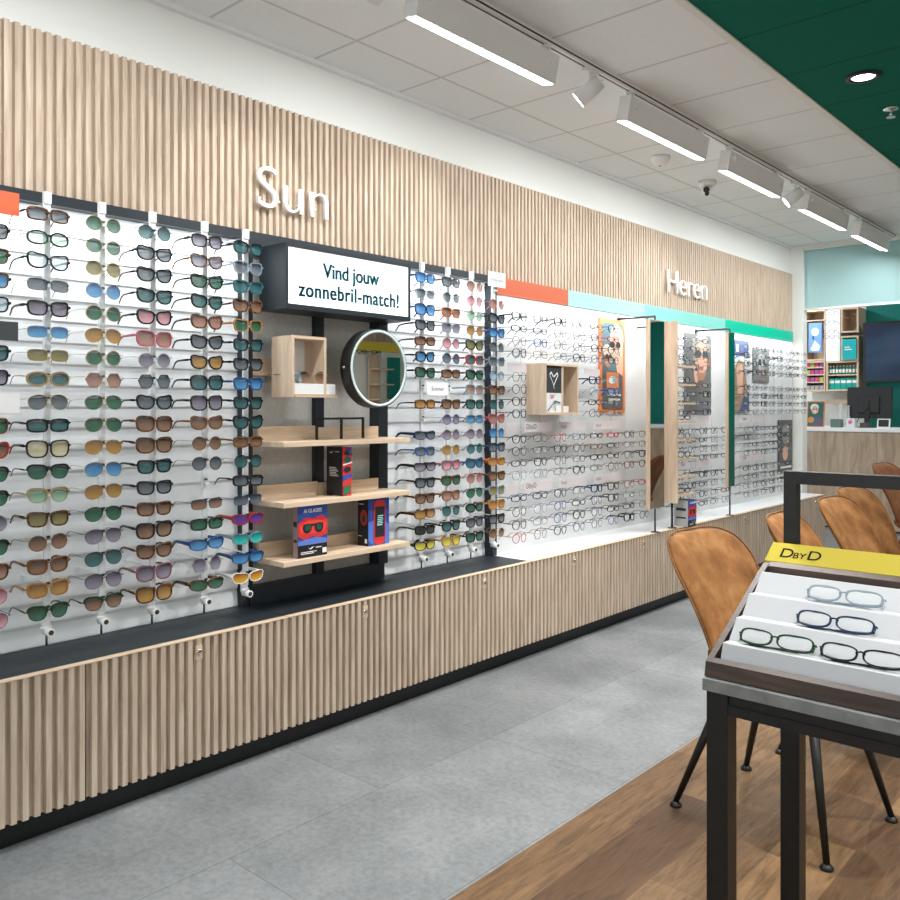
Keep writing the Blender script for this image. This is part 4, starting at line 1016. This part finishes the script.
cube_unit(-3.335, -2.978, 1.50, 1.85, 'wide oak wall niche with lens care boxes below the screens', (1.68,))
sc = box('picture_screen', (-3.53, -3.375, YS-.025, YS-.005, 1.96, 2.315), principled('scr_blue', (.1, .22, .5), .4)); tag(sc, 'blue and white picture screen in the left wall niche', 'screen')
art('picture', sc, [('r', (.16, .33, .68), 0, 0, 1, 1), ('e', (.75, .82, .9), .5, .7, .3, .14), ('p', (.8, .86, .92), [(.1, .1), (.5, .4), (.9, .2), (.8, .05), (.3, .05)]), ('e', (.05, .1, .3), .35, .5, .1, .07)], facingmY(-3.525, YS-.0255, 1.965), .145, .345)
sc = box('picture_screen', (-3.145, -2.995, YS-.025, YS-.005, 1.865, 2.10), principled('scr_teal', (.0, .42, .45), .4)); tag(sc, 'teal picture screen with white letters beside the television', 'screen')
art('picture', sc, [('r', (.0, .42, .45), 0, 0, 1, .92), ('r', WH, .15, .58, .55, .64), ('r', WH, .15, .46, .7, .52)], facingmY(-3.142, YS-.0255, 1.868), .144, .228)
e = empty('display_column', (-3.338, YS, 1.853), 'white lit display column with three eyeglasses on the back wall', 'display panel')
box('column_board', (0, .16, 0, .2, 0, .60), white_gloss, e)
for i, z in enumerate((2.41, 2.30, 2.19, 2.13)):
    glasses('eyeglasses', 'panto', 'black', 'demo', (-3.258, YS-.14, z), 'black eyeglasses, %s from top on the white column behind the desk' % ORD[i+1], 'eyeglasses on the white back column', (0, 0, R(-90)), lod=1)
glasses('sunglasses', 'round', 'gold', 'brown', (-3.06, YS-.02, 2.36), 'round gold framed glasses in the niche beside the television', 'eyeglasses on the back wall', (0, 0, R(-60)))
cc = [((.6, .05, .25), 'pink'), ((.35, .5, .05), 'lime green'), ((.5, .04, .2), 'crimson'), ((.25, .1, .3), 'purple')]
for j, (z, nm) in enumerate(((1.79, 'top'), (1.705, 'second'), (1.615, 'third'), (1.5185, 'bottom'))):
    for k in range(4):
        cl, cn = cc[(k+j) % 4] if j < 3 else ((.35, .36, .37), 'grey')
        o = MB().box(0, .045, 0, .06, 0, .05).build('lens_carton', principled('carton_'+cn.replace(' ', '_'), cl, .5)); o.location = (-3.575+.052*k, YS+.02, z)
        tag(o, 'small %s carton, %s from left on %s shelf of the left wall niche' % (cn, ORD[k+1], nm), 'carton', 'small cartons in the left wall niche')
gr = principled('bottle_green', (.0, .32, .18), .4)
for k in range(9):
    e = empty('care_bottle', (-3.30+.037*k, YS+.05, 1.6945), 'green and white lens care bottle, %s from left in the wide wall niche' % ORD[k+1], 'bottle', 'lens care bottles')
    MB().lathe([(.0001, 0), (.014, 0), (.014, .075), (.006, .09), (.0001, .09)], n=12).build('bottle', gr, e)
    MB().lathe([(.0145, .02), (.0148, .022), (.0148, .06), (.0145, .062)], n=12).build('bottle_label', txt_white, e)
    MB().cyl((0, 0, .09), (0, 0, .105), .007, n=10).build('cap', txt_white, e)
for k in range(5):
    e = empty('care_box', (-3.31+.064*k, YS+.03, 1.5185), 'teal and white care box, %s from left at bottom of wide niche' % ORD[k+1], 'box', 'lens care boxes')
    box('carton_body', (0, .06, 0, .1, 0, .13), principled('care_teal', (.0, .34, .28), .5), e); box('carton_label', (.004, .056, -.001, 0, .075, .105), txt_white, e)
o = box('back_worktop', (-3.6, -2.98, YS-.05, YB, 1.05, 1.09), white_gloss); tag(o, 'white back worktop under the oak wall niches', 'worktop')
o = box('back_cabinet', (-3.6, -2.98, YS, YB-.005, 0, 1.05), desk_wood); tag(o, 'low oak cabinet under the back worktop', 'cabinet')
o = box('wood_shelf', (-3.36, -2.98, YS+.08, YB, 1.35, 1.40), oak_board); tag(o, 'oak shelf board under the wide wall niche', 'shelf')

# ------------------------------------------------------------------ opposite wall, seen in the round mirror
mb = MB(); mb2 = mb
def slats_r(mb, y0, y1, z0, z1, xb, pitch=.067):
    mb.box(xb-.012, xb, y0, y1, z0, z1); n = int((y1-y0)/pitch)
    for i in range(n): mb.box(xb-.03, xb-.012, y0+i*pitch+.01, y0+i*pitch+.043, z0, z1)
slats_r(mb, 5.5, 8.1, 2.18, 2.56, OX-.001); struct(mb.build('wall_slats_right', oak_slat))
tag(box('header_band', (OX-.04, OX-.001, 5.5, 8.12, 2.05, 2.17), principled('band_yellow', (.78, .62, .06), .4)), 'yellow header band on the opposite wall, seen in round mirror', 'header band')
e = empty('shelf_tower', (OX-.28, 7.55, 0), 'oak shelf tower of the opposite wall, seen in the round mirror', 'shelf tower')
box('back_board', (.22, .24, 0, .20, .3, 2.0), oak_vert, e)
for i in range(7): box('shelf_board', (.04, .22, 0.0, .28, .6+.2*i, .615+.2*i), oak_board, e)
tag(box('teal_panel', (OX-.06, OX, 7.93, 8.12, .5, 1.98), teal_paint), 'dark teal panel on the opposite wall, seen in the round mirror', 'panel')
for i, y in enumerate((7.35, 7.6)):
    glasses('eyeglasses', 'square', 'black', 'demo', (OX-.15, y, 2.02), 'black eyeglasses under the yellow band in the mirror, %s one' % ('left' if i else 'right'), 'eyeglasses on the opposite wall', (0, 0, PI), lod=1, scale=1.2)

# ------------------------------------------------------------------ light
def area(name, loc, rot, sx, sy, power, color=(1, 1, 1), parent=None):
    d = bpy.data.lights.new(name, 'AREA'); d.shape = 'RECTANGLE'; d.size = sx; d.size_y = sy; d.energy = power; d.color = color
    o = bpy.data.objects.new(name, d); COL.objects.link(o); o.location = loc; o.rotation_euler = rot; return o
# led strips under the display rails (they point down)
area('led_strip', (-2.80, 1.2, 1.962), (0, R(12), 0), .02, 1.45, 3.2, (.95, .98, 1))
area('led_strip', (-2.80, 3.15, 1.962), (0, R(12), 0), .02, .75, 1.8, (.95, .98, 1))
area('led_strip', (-2.80, 5.85, 1.915), (0, R(12), 0), .02, 4.4, 6, (.97, .99, 1))
# added soft area lights, without fixtures, over the opposite side and the back room
area('ceiling_fill', (1.9, 2.5, ZC-.02), (0, 0, 0), .6, 7, 70, (.97, .99, 1))
area('ceiling_fill', (-3.75, 9.9, ZC-.02), (0, 0, 0), .3, .3, 14, (1, 1, 1))
area('ceiling_fill', (-1.3, 9.7, ZC-.02), (0, 0, 0), .3, .3, 16, (1, 1, 1))
w = bpy.data.worlds.new('world'); bpy.context.scene.world = w; w.use_nodes = True
w.node_tree.nodes['Background'].inputs[0].default_value = (.93, .97, 1, 1); w.node_tree.nodes['Background'].inputs[1].default_value = .9

# ------------------------------------------------------------------ camera
cd = bpy.data.cameras.new('camera'); cam = bpy.data.objects.new('camera', cd); COL.objects.link(cam)
cam.location = (0, 0, 1.3); cam.rotation_euler = (R(90), 0, math.atan(753/846))
cd.sensor_width = 36; cd.lens = 846/900*36; cd.shift_y = -42/900; cd.clip_start = .02
sc = bpy.context.scene; sc.camera = cam
sc.view_settings.view_transform = 'Standard'; sc.view_settings.look = 'None'; sc.view_settings.gamma = 1; sc.view_settings.exposure = .68
